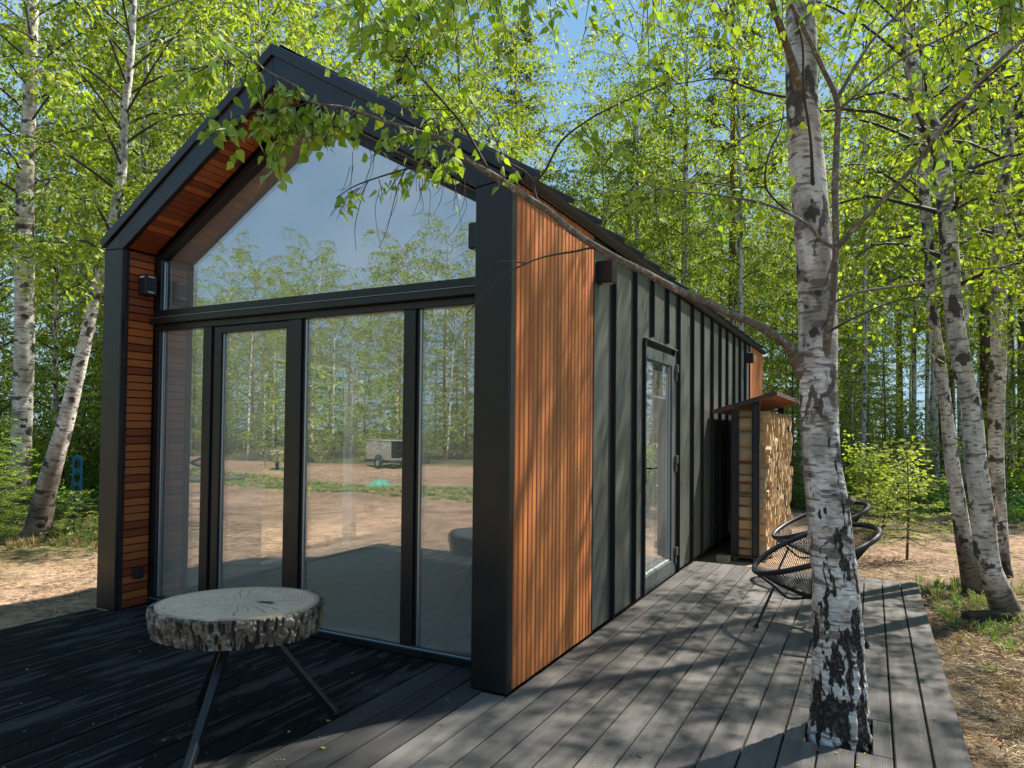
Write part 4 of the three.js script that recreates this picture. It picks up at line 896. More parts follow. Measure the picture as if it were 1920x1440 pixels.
  const mainL = [[1528, 735, 3.2, 40], [1508, 700, 3.185, 34], [1492, 670, 3.165, 25], [1474, 646, 3.12, 19], [1430, 616, 3.05, 16.5], [1380, 593, 2.98, 16], [1352, 581, 2.95, 15], [1330, 567, 2.92, 16], [1280, 549, 2.87, 16], [1240, 527, 2.84, 15], [1205, 509, 2.80, 15.5], [1165, 489, 2.77, 14.5], [1133, 472, 2.74, 15.5], [1092, 446, 2.71, 14], [1057, 420, 2.68, 14.5], [1030, 398, 2.66, 13.5], [1007, 383, 2.63, 15], [957, 350, 2.58, 13.5], [917, 323, 2.54, 13.5], [873, 297, 2.50, 11], [853, 280, 2.48, 9.5], [827, 260, 2.45, 9], [773, 243, 2.40, 7.5], [723, 227, 2.36, 7], [673, 210, 2.31, 6.5], [642, 201, 2.28, 6], [584, 190, 2.22, 5], [552, 160, 2.18, 4.5], [510, 137, 2.14, 3.5], [477, 117, 2.10, 3], [430, 112, 2.06, 2.2], [400, 120, 2.04, 1.6]];
  limb(mainL, limbMat, 10);
  const tw = [];
  const small = (l) => { tw.push(l); };
  limb([[917, 323, 2.54, 8], [900, 290, 2.52, 6.5], [870, 237, 2.50, 5.5], [830, 190, 2.47, 5], [790, 143, 2.44, 4], [747, 72, 2.40, 3.2], [735, 40, 2.38, 2.8], [712, 0, 2.36, 2.4], [690, -40, 2.35, 2]], twigMat, 6);
  limb([[1007, 383, 2.63, 8], [1003, 345, 2.62, 6], [1022, 322, 2.6, 5], [1047, 273, 2.58, 4.6], [1063, 253, 2.57, 4.2], [1123, 213, 2.53, 3.6], [1190, 180, 2.5, 2.8], [1240, 160, 2.46, 2]], twigMat, 6);
  limb([[1003, 345, 2.62, 5], [985, 322, 2.6, 4], [950, 300, 2.56, 3], [930, 260, 2.52, 2.4], [905, 222, 2.5, 2], [870, 170, 2.46, 1.6]], twigMat, 5);
  limb([[1133, 472, 2.74, 7], [1113, 466, 2.72, 5], [1080, 472, 2.7, 4.5], [1020, 482, 2.65, 4], [985, 495, 2.62, 3.6], [942, 518, 2.6, 3.4], [905, 555, 2.57, 3], [885, 577, 2.55, 2.4], [874, 590, 2.55, 1.6]], twigMat, 6);
  limb([[985, 493, 2.62, 3], [940, 490, 2.6, 2], [915, 505, 2.58, 1.6], [890, 545, 2.56, 1.2]], twigMat, 5);
  limb([[950, 512, 2.6, 2.4], [925, 540, 2.58, 1.8], [895, 560, 2.56, 1.6], [886, 582, 2.55, 1]], twigMat, 5);
  limb([[853, 290, 2.48, 7], [800, 305, 2.44, 5], [760, 318, 2.40, 4], [700, 335, 2.36, 3.2], [660, 352, 2.32, 2.6], [630, 372, 2.3, 1.8]], twigMat, 6);
  limb([[760, 318, 2.40, 3], [745, 350, 2.4, 2.2], [735, 390, 2.4, 1.8], [722, 440, 2.39, 1.3], [710, 465, 2.39, 1]], twigMat, 5);
  limb([[690, 337, 2.35, 2.4], [678, 375, 2.35, 1.8], [665, 430, 2.34, 1.3], [668, 470, 2.34, 0.9]], twigMat, 5);
  limb([[642, 201, 2.28, 4], [600, 225, 2.25, 3], [560, 240, 2.2, 2.4], [520, 255, 2.18, 1.8], [490, 300, 2.16, 1.2]], twigMat, 5);
  limb([[584, 190, 2.22, 4], [540, 205, 2.18, 3], [480, 208, 2.12, 2.4], [430, 225, 2.08, 1.8], [400, 250, 2.06, 1.2]], twigMat, 5);
  // right-hand second stem and its forks
  limb([[1538, 735, 3.17, 30], [1546, 690, 3.135, 25], [1551, 645, 3.10, 17], [1560, 580, 3.06, 14], [1567, 470, 2.98, 13.5], [1566, 350, 2.95, 12.5], [1569, 262, 2.92, 12], [1570, 190, 2.9, 11], [1540, 125, 2.88, 10], [1512, 62, 2.86, 9], [1480, 0, 2.84, 8], [1440, -70, 2.8, 7]], limbMat, 8);
  limb([[1566, 468, 2.98, 13], [1600, 430, 2.92, 11], [1660, 372, 2.84, 10], [1720, 303, 2.76, 9.5], [1760, 252, 2.7, 9], [1830, 162, 2.6, 8], [1882, 108, 2.54, 7.5], [1930, 65, 2.5, 7], [2010, 10, 2.42, 5]], limbMat, 8);
  limb([[1566, 466, 2.98, 9], [1540, 450, 2.92, 7.5], [1522, 428, 2.88, 7], [1490, 406, 2.84, 7], [1440, 384, 2.78, 6], [1380, 372, 2.72, 5], [1320, 363, 2.66, 4], [1270, 357, 2.62, 3], [1190, 340, 2.56, 2.2]], limbMat, 7);
  limb([[1490, 406, 2.84, 5], [1450, 372, 2.8, 4.5], [1435, 350, 2.78, 4.5], [1440, 293, 2.75, 4], [1463, 243, 2.73, 3], [1470, 200, 2.72, 2]], twigMat, 6);
  limb([[1435, 350, 2.78, 4], [1390, 352, 2.74, 3.2], [1330, 343, 2.7, 2.8], [1280, 340, 2.66, 2.2], [1220, 322, 2.62, 1.6]], twigMat, 5);
  limb([[1508, 200, 3.17, 34], [1499, 165, 3.12, 23], [1481, 105, 3.04, 15.5], [1458, 35, 2.94, 14], [1440, -10, 2.9, 13], [1400, -90, 2.84, 11]], limbMat, 8);
  limb([[1524, 362, 3.14, 12], [1524, 340, 3.1, 8], [1520, 260, 3.04, 5], [1508, 170, 2.97, 4.5], [1505, 80, 2.95, 4.5], [1490, 20, 2.93, 4], [1484, -30, 2.9, 3]], twigMat, 6);
  limb([[1570, 185, 2.9, 8], [1605, 120, 2.85, 6], [1640, 70, 2.8, 5.5], [1690, 20, 2.75, 5], [1730, -20, 2.7, 4]], limbMat, 6);
  limb([[1569, 210, 2.9, 7], [1620, 165, 2.84, 5], [1700, 105, 2.76, 4.5], [1790, 60, 2.68, 4], [1880, 10, 2.6, 3]], limbMat, 6);
  limb([[1556, 570, 3.0, 7], [1610, 548, 2.95, 5], [1690, 536, 2.9, 4.6], [1730, 530, 2.86, 4], [1800, 510, 2.8, 3.2], [1880, 500, 2.74, 2.4], [1940, 498, 2.7, 2]], limbMat, 6);
  limb([[1556, 620, 3.0, 6], [1610, 592, 2.96, 4], [1690, 560, 2.9, 3], [1750, 556, 2.86, 2.2], [1810, 565, 2.84, 1.4]], twigMat, 5);
  limb([[1472, 182, 3.0, 6], [1420, 172, 2.92, 4.5], [1360, 150, 2.84, 3.6], [1330, 148, 2.8, 3], [1270, 158, 2.74, 2]], twigMat, 5);
  // short cut stubs on the trunk
  const stubM = std({ color: lin(0.5, 0.36, 0.22), roughness: 0.9 });
  for (const [x, y, d, dx, dy, w] of [[1549, 992, 3.075, 0, 2, 11], [1588, 945, 3.12, 12, -10, 13]]) { const a = at(x, y, d), b = at(x + dx, y + dy, d - 0.035), sb = part('branch_stub', tube([loc(a), loc(b)], [w * 0.0014, w * 0.0012], { seg: 10, sub: 1, cap: false }), limbMat, birch); part('cut_face', tube([loc(b), loc(at(x + dx * 1.04, y + dy * 1.04, d - 0.037))], [w * 0.00118, w * 0.0011], { seg: 10, sub: 1 }), stubM, sb); }
  // leafy twigs: along these limbs, hanging, with real leaves
  const R = rng(909), sprays = [], leaves = [];
  const spray = (x, y, d, len, n, dirx = 0, diry = 1, up2 = 0.3) => {           // len in photo px at that depth
    const a = at(x, y, d), k = d / 1292.47, sx = dirx + (R() - 0.5) * 0.9;
    const dir = AX.r.clone().multiplyScalar(sx).addScaledVector(V3(0, 1, 0), -diry * (0.5 + 0.5 * R())).addScaledVector(AX.f, (R() - 0.5) * 0.9).normalize();
    const b = a.clone().addScaledVector(dir, len * k * 0.5).add(V3(0, up2 * len * k * 0.25, 0)), c = a.clone().addScaledVector(dir, len * k);
    sprays.push(tube([loc(a), loc(b), loc(c)], [0.0022, 0.0016, 0.0009], { seg: 4, sub: 3, cap: false }));
    const cv = new THREE.CatmullRomCurve3([a, b, c]);
    for (let i = 0; i < n; i++) {
      const p = cv.getPoint(0.1 + 0.9 * (i + 0.5 * R()) / n), an = R() * 6.283;
      const tip = V3(Math.cos(an) * 0.75, -0.5 - 0.5 * R(), Math.sin(an) * 0.75).normalize();
      p.addScaledVector(V3(tip.x, -0.2, tip.z), 0.012 + 0.01 * R());
      leaves.push({ p, tip, s: (0.029 + 0.02 * R()) * (d > 2.6 ? 1.0 : 1), d });
    }
  };
  const along = (list, n, len, lv, u0 = 0, dx = 0, dy = 1) => { for (let i = 0; i < n; i++) { const k = (u0 + (1 - u0) * R()) * (list.length - 1), a = Math.floor(k), f = k - a, A = list[a], B = list[Math.min(a + 1, list.length - 1)]; spray(mix(A[0], B[0], f), mix(A[1], B[1], f), mix(A[2], B[2], f), len * (0.6 + 0.8 * R()), Math.max(2, Math.round(lv * (0.6 + 0.8 * R()))), dx, dy); } };
  along(mainL.slice(24), 19, 95, 7, 0, -0.5, 0.8);
  along(mainL.slice(19), 24, 90, 6, 0, -0.3, 0.7);
  along(mainL.slice(19), 9, 80, 5, 0, -0.4, -0.5);
  along([[642, 201, 2.28], [560, 240, 2.2], [490, 290, 2.16]], 14, 70, 7, 0, -0.2, 0.9);
  along([[584, 190, 2.22], [480, 208, 2.12], [405, 240, 2.06]], 16, 70, 7, 0, -0.4, 0.8);
  along([[853, 290, 2.48], [760, 318, 2.4], [640, 365, 2.3]], 12, 60, 4, 0, -0.3, 0.9);
  along([[900, 290, 2.52], [830, 190, 2.47], [747, 72, 2.4], [690, -20, 2.36]], 26, 110, 7, 0.15, -0.4, 0.3);
  along([[1047, 273, 2.58], [1123, 213, 2.53], [1240, 160, 2.46]], 12, 80, 4, 0, 0.3, 0.5);
  along([[950, 300, 2.56], [905, 222, 2.5], [870, 170, 2.46]], 6, 60, 4, 0, -0.3, 0.4);
  along([[1440, 384, 2.78], [1320, 363, 2.66], [1190, 340, 2.56]], 12, 70, 4, 0, -0.4, 0.8);
  along([[1435, 350, 2.78], [1330, 343, 2.7], [1220, 322, 2.62]], 10, 70, 5, 0, -0.4, 0.6);
  along([[1660, 372, 2.84], [1760, 252, 2.7], [1930, 65, 2.5]], 14, 90, 4, 0, 0.3, 0.6);
  along([[1620, 165, 2.84], [1790, 60, 2.68], [1900, 0, 2.6]], 14, 90, 6, 0, 0.2, 0.7);
  along([[640, -40, 2.3], [800, -20, 2.35], [960, -40, 2.4]], 30, 140, 9, 0, 0, 1);
  along([[960, -50, 2.4], [1160, -40, 2.5]], 6, 110, 5, 0, 0, 1);
  along([[1200, -50, 2.5], [1480, -50, 2.8]], 20, 150, 8, 0, 0, 1);
  along([[1560, -60, 2.8], [1960, -60, 2.6]], 26, 150, 9, 0, 0, 1);
  for (const [x, y, d] of [[1500, 240, 2.9], [1425, 285, 2.7], [1410, 110, 2.7], [1455, 65, 2.7], [1330, 105, 2.6], [1495, 335, 2.8], [1290, 245, 2.5], [1180, 280, 2.5], [1163, 278, 2.5], [960, 325, 2.55], [945, 340, 2.55], [1050, 20, 2.4], [1040, 5, 2.4], [978, 22, 2.4], [985, 8, 2.4], [1060, 0, 2.4], [1105, 45, 2.45], [1100, 62, 2.45]]) spray(x, y - 10, d, 30, 3, 0, 0.8);
  for (let i = 0; i < 26; i++) { const x = 640 + 240 * R(), y = 235 + 130 * R(); tw.push([[x, y, 2.36], [x - 15 + 30 * R(), y + 60 * R(), 2.36], [x - 40 + 50 * R(), y + 40 + 90 * R(), 2.36]]); }
  part('twigs', [...sprays, ...tw.map((l) => tube(l.map(([x, y, d]) => loc(at(x, y, d))), [0.0015, 0.0011, 0.0007], { seg: 4, sub: 3, cap: false }))], twigMat, birch).userData.kind = 'stuff';
  // leaf: pointed oval folded along the midrib
  const half = [[0.0, 0.0], [0.22, 0.05], [0.37, 0.22], [0.33, 0.42], [0.2, 0.64], [0.07, 0.86], [0.0, 1.0]];
  const LP = [], LN = [];
  const vv = (x, y, s) => V3(x * s, y, 0.16 * Math.abs(x) - 0.12 * y * y);
  for (const s of [-1, 1]) for (let i = 0; i + 1 < half.length; i++) { const m0 = vv(0, half[i][1], 1), m1 = vv(0, half[i + 1][1], 1), e0 = vv(...half[i], s), e1 = vv(...half[i + 1], s); for (const q of [[m0, e0, e1], [m0, e1, m1]]) { if (q[0].distanceTo(q[1]) < 1e-6 || q[1].distanceTo(q[2]) < 1e-6 || q[0].distanceTo(q[2]) < 1e-6) continue; const w = s > 0 ? q : [q[0], q[2], q[1]]; for (const p of w) LP.push(p.x, p.y, p.z); } }
  const leafGeo = new THREE.BufferGeometry(); leafGeo.setAttribute('position', new THREE.Float32BufferAttribute(LP, 3));
  leafGeo.computeVertexNormals();
  leafGeo.setAttribute('uv', new THREE.Float32BufferAttribute(new Float32Array(LP.length / 3 * 2), 2));
  const tints = [[0.36, 0.50, 0.018], [0.42, 0.54, 0.02], [0.31, 0.46, 0.02], [0.24, 0.40, 0.025], [0.48, 0.57, 0.03]].map((c) => phys({ color: lin(...c), transmission: 0.68, thickness: 0, roughness: 0.9, ior: 1.45 }));
  leaves.sort((a, b) => b.s / b.d - a.s / a.d);
  const rest = tints.map(() => []);
  leaves.forEach((l, i) => {
    const y = l.tip, z0 = V3(R() - 0.5, R() * 0.8 - 0.1, R() - 0.5), x = y.clone().cross(z0).normalize(), z = x.clone().cross(y);
    const m4 = new THREE.Matrix4().makeBasis(x.multiplyScalar(l.s), y.clone().multiplyScalar(l.s), z.multiplyScalar(l.s)).setPosition(loc(l.p)), k = Math.floor(R() * tints.length);
    if (i < 300) { const m = new THREE.Mesh(leafGeo, tints[k]); m.name = numbered('leaf'); m.applyMatrix4(m4); m.castShadow = true; birch.add(m); }
    else rest[k].push(leafGeo.clone().applyMatrix4(m4));
  });
  rest.forEach((r, k) => { if (r.length) part('foliage', r, tints[k], birch).userData.kind = 'stuff'; });
}

// ---------------------------------------------------------------- birches that stand out singly
{
  const near = (name, label, base, list, D, extra, seedOpts) => {
    const pts = [], rad = [];
    const p0 = V3(base[0], GY - 0.05, base[1]);
    list.forEach(([x, y, w]) => { const p = at(x, y, D); pts.push(p.sub(p0)); rad.push((w * D) / 1292.47 / 2); });
    pts[0].y = 0;
    for (const [dx, y, dz, r] of extra) { const l = pts[pts.length - 1]; pts.push(V3(l.x + dx, y, l.z + dz)); rad.push(r); }
    const g = birchGeo({ axis: pts, radii: rad, seg: 20, ...seedOpts });
    return plant('birch_tree', label, 'tree', g, BM, [p0.x, p0.y, p0.z]);
  };
  near('R2', 'white birch with a thick leaning trunk and black root flare right of the deck', [2.614, -3.551],
    [[1893, 1178, 62], [1884, 1140, 50], [1868, 1100, 43], [1853, 1060, 41], [1842, 960, 39], [1829, 860, 36], [1821, 760, 33], [1803, 680, 32], [1788, 580, 31], [1781, 480, 31], [1775, 400, 30], [1764, 300, 30], [1753, 250, 29], [1728, 200, 29], [1705, 100, 25], [1692, 0, 26], [1680, -120, 24]], 5.46,
    [[-0.1, 5.8, -0.1, 0.04], [0.05, 7.0, 0.1, 0.028], [0.1, 8.4, 0.0, 0.008]], { seed: 71, lo: 0.44, limbs: 28, spread: 1.8, leaf: 0.065, gapLeaf: 0.72, twigs: 10, dark: 0.45 });
  near('R1', 'slimmer birch with dark rough base standing left of the thick leaning birch', [2.465, -4.401],
    [[1830, 1125, 40], [1822, 1090, 36], [1815, 1060, 30], [1799, 960, 27], [1784, 860, 24], [1773, 760, 20], [1761, 680, 21], [1748, 580, 20], [1744, 480, 19], [1737, 400, 19], [1722, 260, 17], [1712, 150, 15], [1700, 30, 14], [1690, -80, 13]], 6.28,
    [[0.1, 7.0, 0.1, 0.02], [0.1, 8.2, 0.1, 0.006]], { seed: 73, lo: 0.46, limbs: 24, spread: 1.5, leaf: 0.065, gapLeaf: 0.68, twigs: 10, dark: 0.9 });
  near('R3', 'upright birch just behind the thick leaning birch at the right edge', [2.845, -5.468],
    [[1884, 1092, 36], [1881, 1060, 24], [1874, 960, 23], [1868, 860, 25], [1868, 760, 27], [1872, 680, 26], [1872, 580, 26], [1873, 480, 22], [1875, 400, 21], [1887, 300, 21], [1890, 200, 21], [1888, 100, 20], [1886, 0, 19], [1884, -100, 18]], 7.05,
    [[0.1, 7.4, 0.0, 0.03], [-0.1, 9.2, 0.1, 0.008]], { seed: 75, lo: 0.42, limbs: 30, spread: 1.8, leaf: 0.07, gapLeaf: 0.68, twigs: 10, dark: 0.4 });
  near('L2', 'birch with a strongly leaning flaky trunk left of the cabin front', [-7.463, -1.72],
    [[64, 1030, 62], [70, 1000, 48], [82, 940, 38], [92, 900, 35], [106, 850, 32], [121, 800, 29], [141, 720, 26], [160, 640, 22], [177, 560, 21], [191, 500, 18], [210, 430, 17], [228, 330, 17], [232, 250, 15], [238, 180, 14], [244, 120, 13], [248, 60, 12], [252, -40, 11]], 8.5,
    [[0.1, 7.6, 0.0, 0.025], [0.0, 9.0, 0.0, 0.006]], { seed: 77, lo: 0.5, limbs: 34, spread: 2.3, leaf: 0.08, gapLeaf: 0.42, twigs: 12, dark: 1.6 });
  near('L1', 'tall upright birch with a rough grey foot at the left edge of the picture', [-9.343, -2.462],
    [[34, 990, 46], [33, 945, 40], [36, 900, 37], [40, 840, 34], [42, 780, 33], [46, 640, 33], [46, 480, 31], [47, 400, 30], [48, 320, 29], [54, 230, 24], [58, 140, 22], [60, 60, 20], [62, -40, 19]], 10.03,
    [[0.0, 8.8, 0.0, 0.05], [0.1, 10.6, 0.0, 0.03], [0.0, 12.2, 0.0, 0.006]], { seed: 79, lo: 0.40, limbs: 40, spread: 2.7, leaf: 0.085, gapLeaf: 0.4, twigs: 12, dark: 1.2 });
}
// ---------------------------------------------------------------- the wood round the clearing
{
  const R = rng(2024);
  const straight = (H, r, q) => { const a = (q() - 0.5) * 0.9, b = (q() - 0.5) * 0.9, c = (q() - 0.5) * 0.5; return { axis: [0, 0.12, 0.3, 0.5, 0.7, 0.85, 1].map((t) => V3(a * t * t + c * Math.sin(t * 5) * 0.3, H * t, b * t * t + c * Math.cos(t * 4) * 0.3)), radii: [r * 1.25, r, r * 0.85, r * 0.66, r * 0.45, r * 0.28, 0.008] }; };
  const kinds = { slim: [], birch: [], young: [], pine: [], spruce: [], small: [], bush: [] };
  const H = { birch: [12.5, 11, 13.5, 10.5, 14, 12], young: [6.5, 7.5, 8.2], pine: [15, 17, 13.5], spruce: [7.5, 9.5], small: [2.2, 3.2], bush: [1.6, 2.3, 2.8] };
  H.birch.forEach((h, i) => { const q = rng(300 + i); kinds.birch.push(birchGeo({ ...straight(h, 0.085 + 0.02 * q(), q), seed: 310 + i, lo: 0.2, limbs: 42, spread: 2.1, leaf: 0.092, gapLeaf: 0.5, twigs: 10, hang: 1.15, seg: 10, dark: 0.9 })); });
  [11.5, 13, 10, 12.2].forEach((h, i) => { const q = rng(320 + i); kinds.slim.push(birchGeo({ ...straight(h, 0.055 + 0.02 * q(), q), seed: 325 + i, lo: 0.4, limbs: 26, spread: 1.6, leaf: 0.09, gapLeaf: 0.5, twigs: 9, hang: 0.9, seg: 9, dark: 0.8 })); });
  H.young.forEach((h, i) => { const q = rng(330 + i); kinds.young.push(birchGeo({ ...straight(h, 0.045, q), seed: 340 + i, lo: 0.12, limbs: 36, spread: 1.5, leaf: 0.082, gapLeaf: 0.42, twigs: 10, hang: 0.8, seg: 8, dark: 0.5 })); });
  H.pine.forEach((h, i) => kinds.pine.push(pineGeo({ H: h, r: 0.13 + 0.02 * i, seed: 350 + i, tufts: 420, size: 0.22, lo: 0.5, spread: 2.0 })));
  H.spruce.forEach((h, i) => kinds.spruce.push(spruceGeo({ H: h, r: 0.09, seed: 360 + i, spread: 0.22, needle: 0.11, step: 0.3, dense: 0.55 })));
  H.small.forEach((h, i) => kinds.small.push(spruceGeo({ H: h, r: 0.03, seed: 370 + i, spread: 0.32, needle: 0.05, step: 0.15, dense: 0.8, lo: 0.04 })));
  H.bush.forEach((h, i) => kinds.bush.push(bushGeo({ H: h, spread: 0.9 + 0.2 * i, seed: 380 + i, n: 1500, leaf: 0.075, stems: 9 })));
  const farBirch = [birchMat, twigMat, L.far], U = [twigMat, twigMat, L.under];
  const proto = {};
  const spec = {
    slim: ['birch_tree', 'tree', farBirch], birch: ['birch_tree', 'tree', farBirch], young: ['young_birch_tree', 'tree', farBirch], pine: ['pine_tree', 'tree', PM], spruce: ['spruce_tree', 'tree', SM], small: ['young_spruce', 'tree', SM], bush: ['bush', 'bush', U],
  };
  const where = { left: 'in the wood left of the cabin', back: 'in the wood behind the cabin', right: 'in the wood beyond the right-hand sand', yard: 'across the yard, mirrored in the glass', side: 'beside the deck' };
  const what = { slim: 'slim bare-stemmed birch', birch: 'tall birch with hanging leaves', young: 'young leafy birch', pine: 'tall dark pine', spruce: 'dark spruce', small: 'small green spruce', bush: 'leafy green bush' };
  const spot = (x, z, zone) => {
    if (zone === 'yard') return z < 21 && x > -20 ? 'in the front row across the mirrored yard' : x < -22 ? 'at the far left of the mirrored yard' : 'in the back rows across the mirrored yard';
    if (zone === 'side') return 'beside the deck';
    const v = V3(x, 0, z).sub(camera.position), d = v.dot(AX.f), px = 960 + (1292.47 * v.dot(AX.r)) / d;
    const row = d < 13.5 ? 'in the front row' : d < 19 ? 'in the middle rows' : 'deep in the wood';
    const col = px < 30 ? 'left of the upright birch' : px < 195 ? 'between the left birches and the cabin' : px < 505 ? 'behind the left roof slope' : px < 960 ? 'behind the right roof slope' : px < 1430 ? 'behind the long side wall' : px < 1520 ? 'beside the big birch trunk' : px < 1780 ? 'between the big and leaning birches' : 'at the right edge';
    return `${row} ${col}`;
  };
  const taken = [[2.614, -3.551], [2.465, -4.401], [2.845, -5.468], [-7.463, -1.72], [-9.343, -2.462]];
  const put = (k, x, z, zone, scale = 1) => {
    const i = Math.floor(R() * kinds[k].length), turn = R() * 6.283, y = groundY(x, z) - 0.06, key = k + i;
    const label = `${what[k]} ${spot(x, z, zone)}`, group = `${k === 'slim' ? 'slim ' : ''}${spec[k][0].replace(/_/g, ' ')}${k === 'bush' ? 'es' : k === 'small' ? ' trees' : 's'} ${spot(x, z, zone)}`;
    if (!proto[key]) { const t = plant(spec[k][0], label, spec[k][1], kinds[k][i], spec[k][2], [x, y, z], turn, group, scale); proto[key] = t; taken.push([x, z]); return t; }
    const c = proto[key].clone(); c.name = numbered(spec[k][0]); c.position.set(x, y, z); c.rotation.y = turn; c.scale.setScalar(scale); c.userData = { label, category: spec[k][1], group }; scene.add(c); taken.push([x, z]); return c;
  };
  const free = (x, z, d) => taken.every(([a, b]) => Math.hypot(a - x, b - z) > d);
  const scatter = (n, zone, box2, gap, pick, ok) => { let c = 0; for (let t = 0; t < n * 40 && c < n; t++) { const x = mix(box2[0], box2[1], R()), z = mix(box2[2], box2[3], R()); if (!ok(x, z) || !free(x, z, gap)) continue; const k = pick(R()); put(k, x, z, zone, 0.85 + 0.3 * R()); c++; } return c; };
  const dirOf = (x, z) => Math.atan2(-(x - 1.66), -(z - 3.15));            // angle left of straight back
  const postA = dirOf(-9.53, -3.39);
  const inView = (x, z) => { const a = dirOf(x, z); return a < 1.16 && a > -0.26 && !(Math.abs(a - postA) < 0.15 && Math.hypot(x - 1.66, z - 3.15) < 13.5); };
  const gapDir = (x, z) => { const a = dirOf(x, z); return a > 0.34 && a < 0.46; };
  const clearL = (x, z) => dirOf(x, z) < 0.94 || Math.hypot(x - 1.66, z - 3.15) > 13.2;
  const mixL = (q) => (q < 0.52 ? 'birch' : q < 0.84 ? 'young' : q < 0.92 ? 'pine' : 'spruce');
  scatter(30, 'left', [-24, -8.2, -14, 4.5], 1.15, mixL, (x, z) => inView(x, z) && x < -7.6 && clearL(x, z));
  scatter(22, 'left', [-13.5, -5.5, -14, -4], 1.0, (q) => (q < 0.45 ? 'birch' : q < 0.85 ? 'young' : 'spruce'), (x, z) => inView(x, z) && x < -6.0 - 0.15 * (z + 4) && clearL(x, z));
  scatter(58, 'back', [-11, 4.6, -30, -12.0], 1.2, (q) => (q < 0.42 ? 'birch' : q < 0.6 ? 'slim' : q < 0.96 ? 'young' : 'pine'), (x, z) => inView(x, z) && !gapDir(x, z) && x < 1.2);
  scatter(46, 'right', [1.0, 9, -40, -17.5], 1.25, (q) => (q < 0.5 ? 'slim' : q < 0.62 ? 'young' : q < 0.92 ? 'pine' : 'spruce'), (x, z) => inView(x, z) && true);
  scatter(9, 'right', [0.4, 7, -17, -12.8], 1.1, (q) => (q < 0.5 ? 'slim' : 'young'), (x, z) => inView(x, z));
  scatter(8, 'back', [-8.5, 1.2, -20, -13], 1.0, () => 'young', (x, z) => gapDir(x, z));
  scatter(18, 'left', [-16, -8.0, -10, 3.5], 0.8, (q) => (q < 0.5 ? 'bush' : 'small'), (x, z) => inView(x, z));
  scatter(14, 'back', [-9, 3, -20, -10.8], 0.9, (q) => (q < 0.65 ? 'bush' : 'small'), (x, z) => inView(x, z));
  scatter(8, 'right', [1.0, 7, -24, -15], 0.9, (q) => (q < 0.6 ? 'bush' : 'small'), (x, z) => inView(x, z));
  // beside the deck, out of the picture, and across the yard
  for (const [x, z, k] of [[4.4, -2.2, 'young'], [5.6, -4.2, 'birch']]) put(k, x, z, 'side');
  const yardOK = (x, z) => x < 6 - 0.3 * (z - 19);
  scatter(46, 'yard', [-36, 4, 17.5, 24], 1.2, (q) => (q < 0.5 ? 'young' : q < 0.62 ? 'spruce' : q < 0.85 ? 'bush' : 'small'), yardOK);
  scatter(84, 'yard', [-48, 6, 20, 40], 1.4, (q) => (q < 0.42 ? 'spruce' : q < 0.8 ? 'young' : 'birch'), yardOK);
  scatter(8, 'yard', [-34, -19, 4, 18], 2, (q) => (q < 0.6 ? 'young' : 'spruce'), () => true);
}
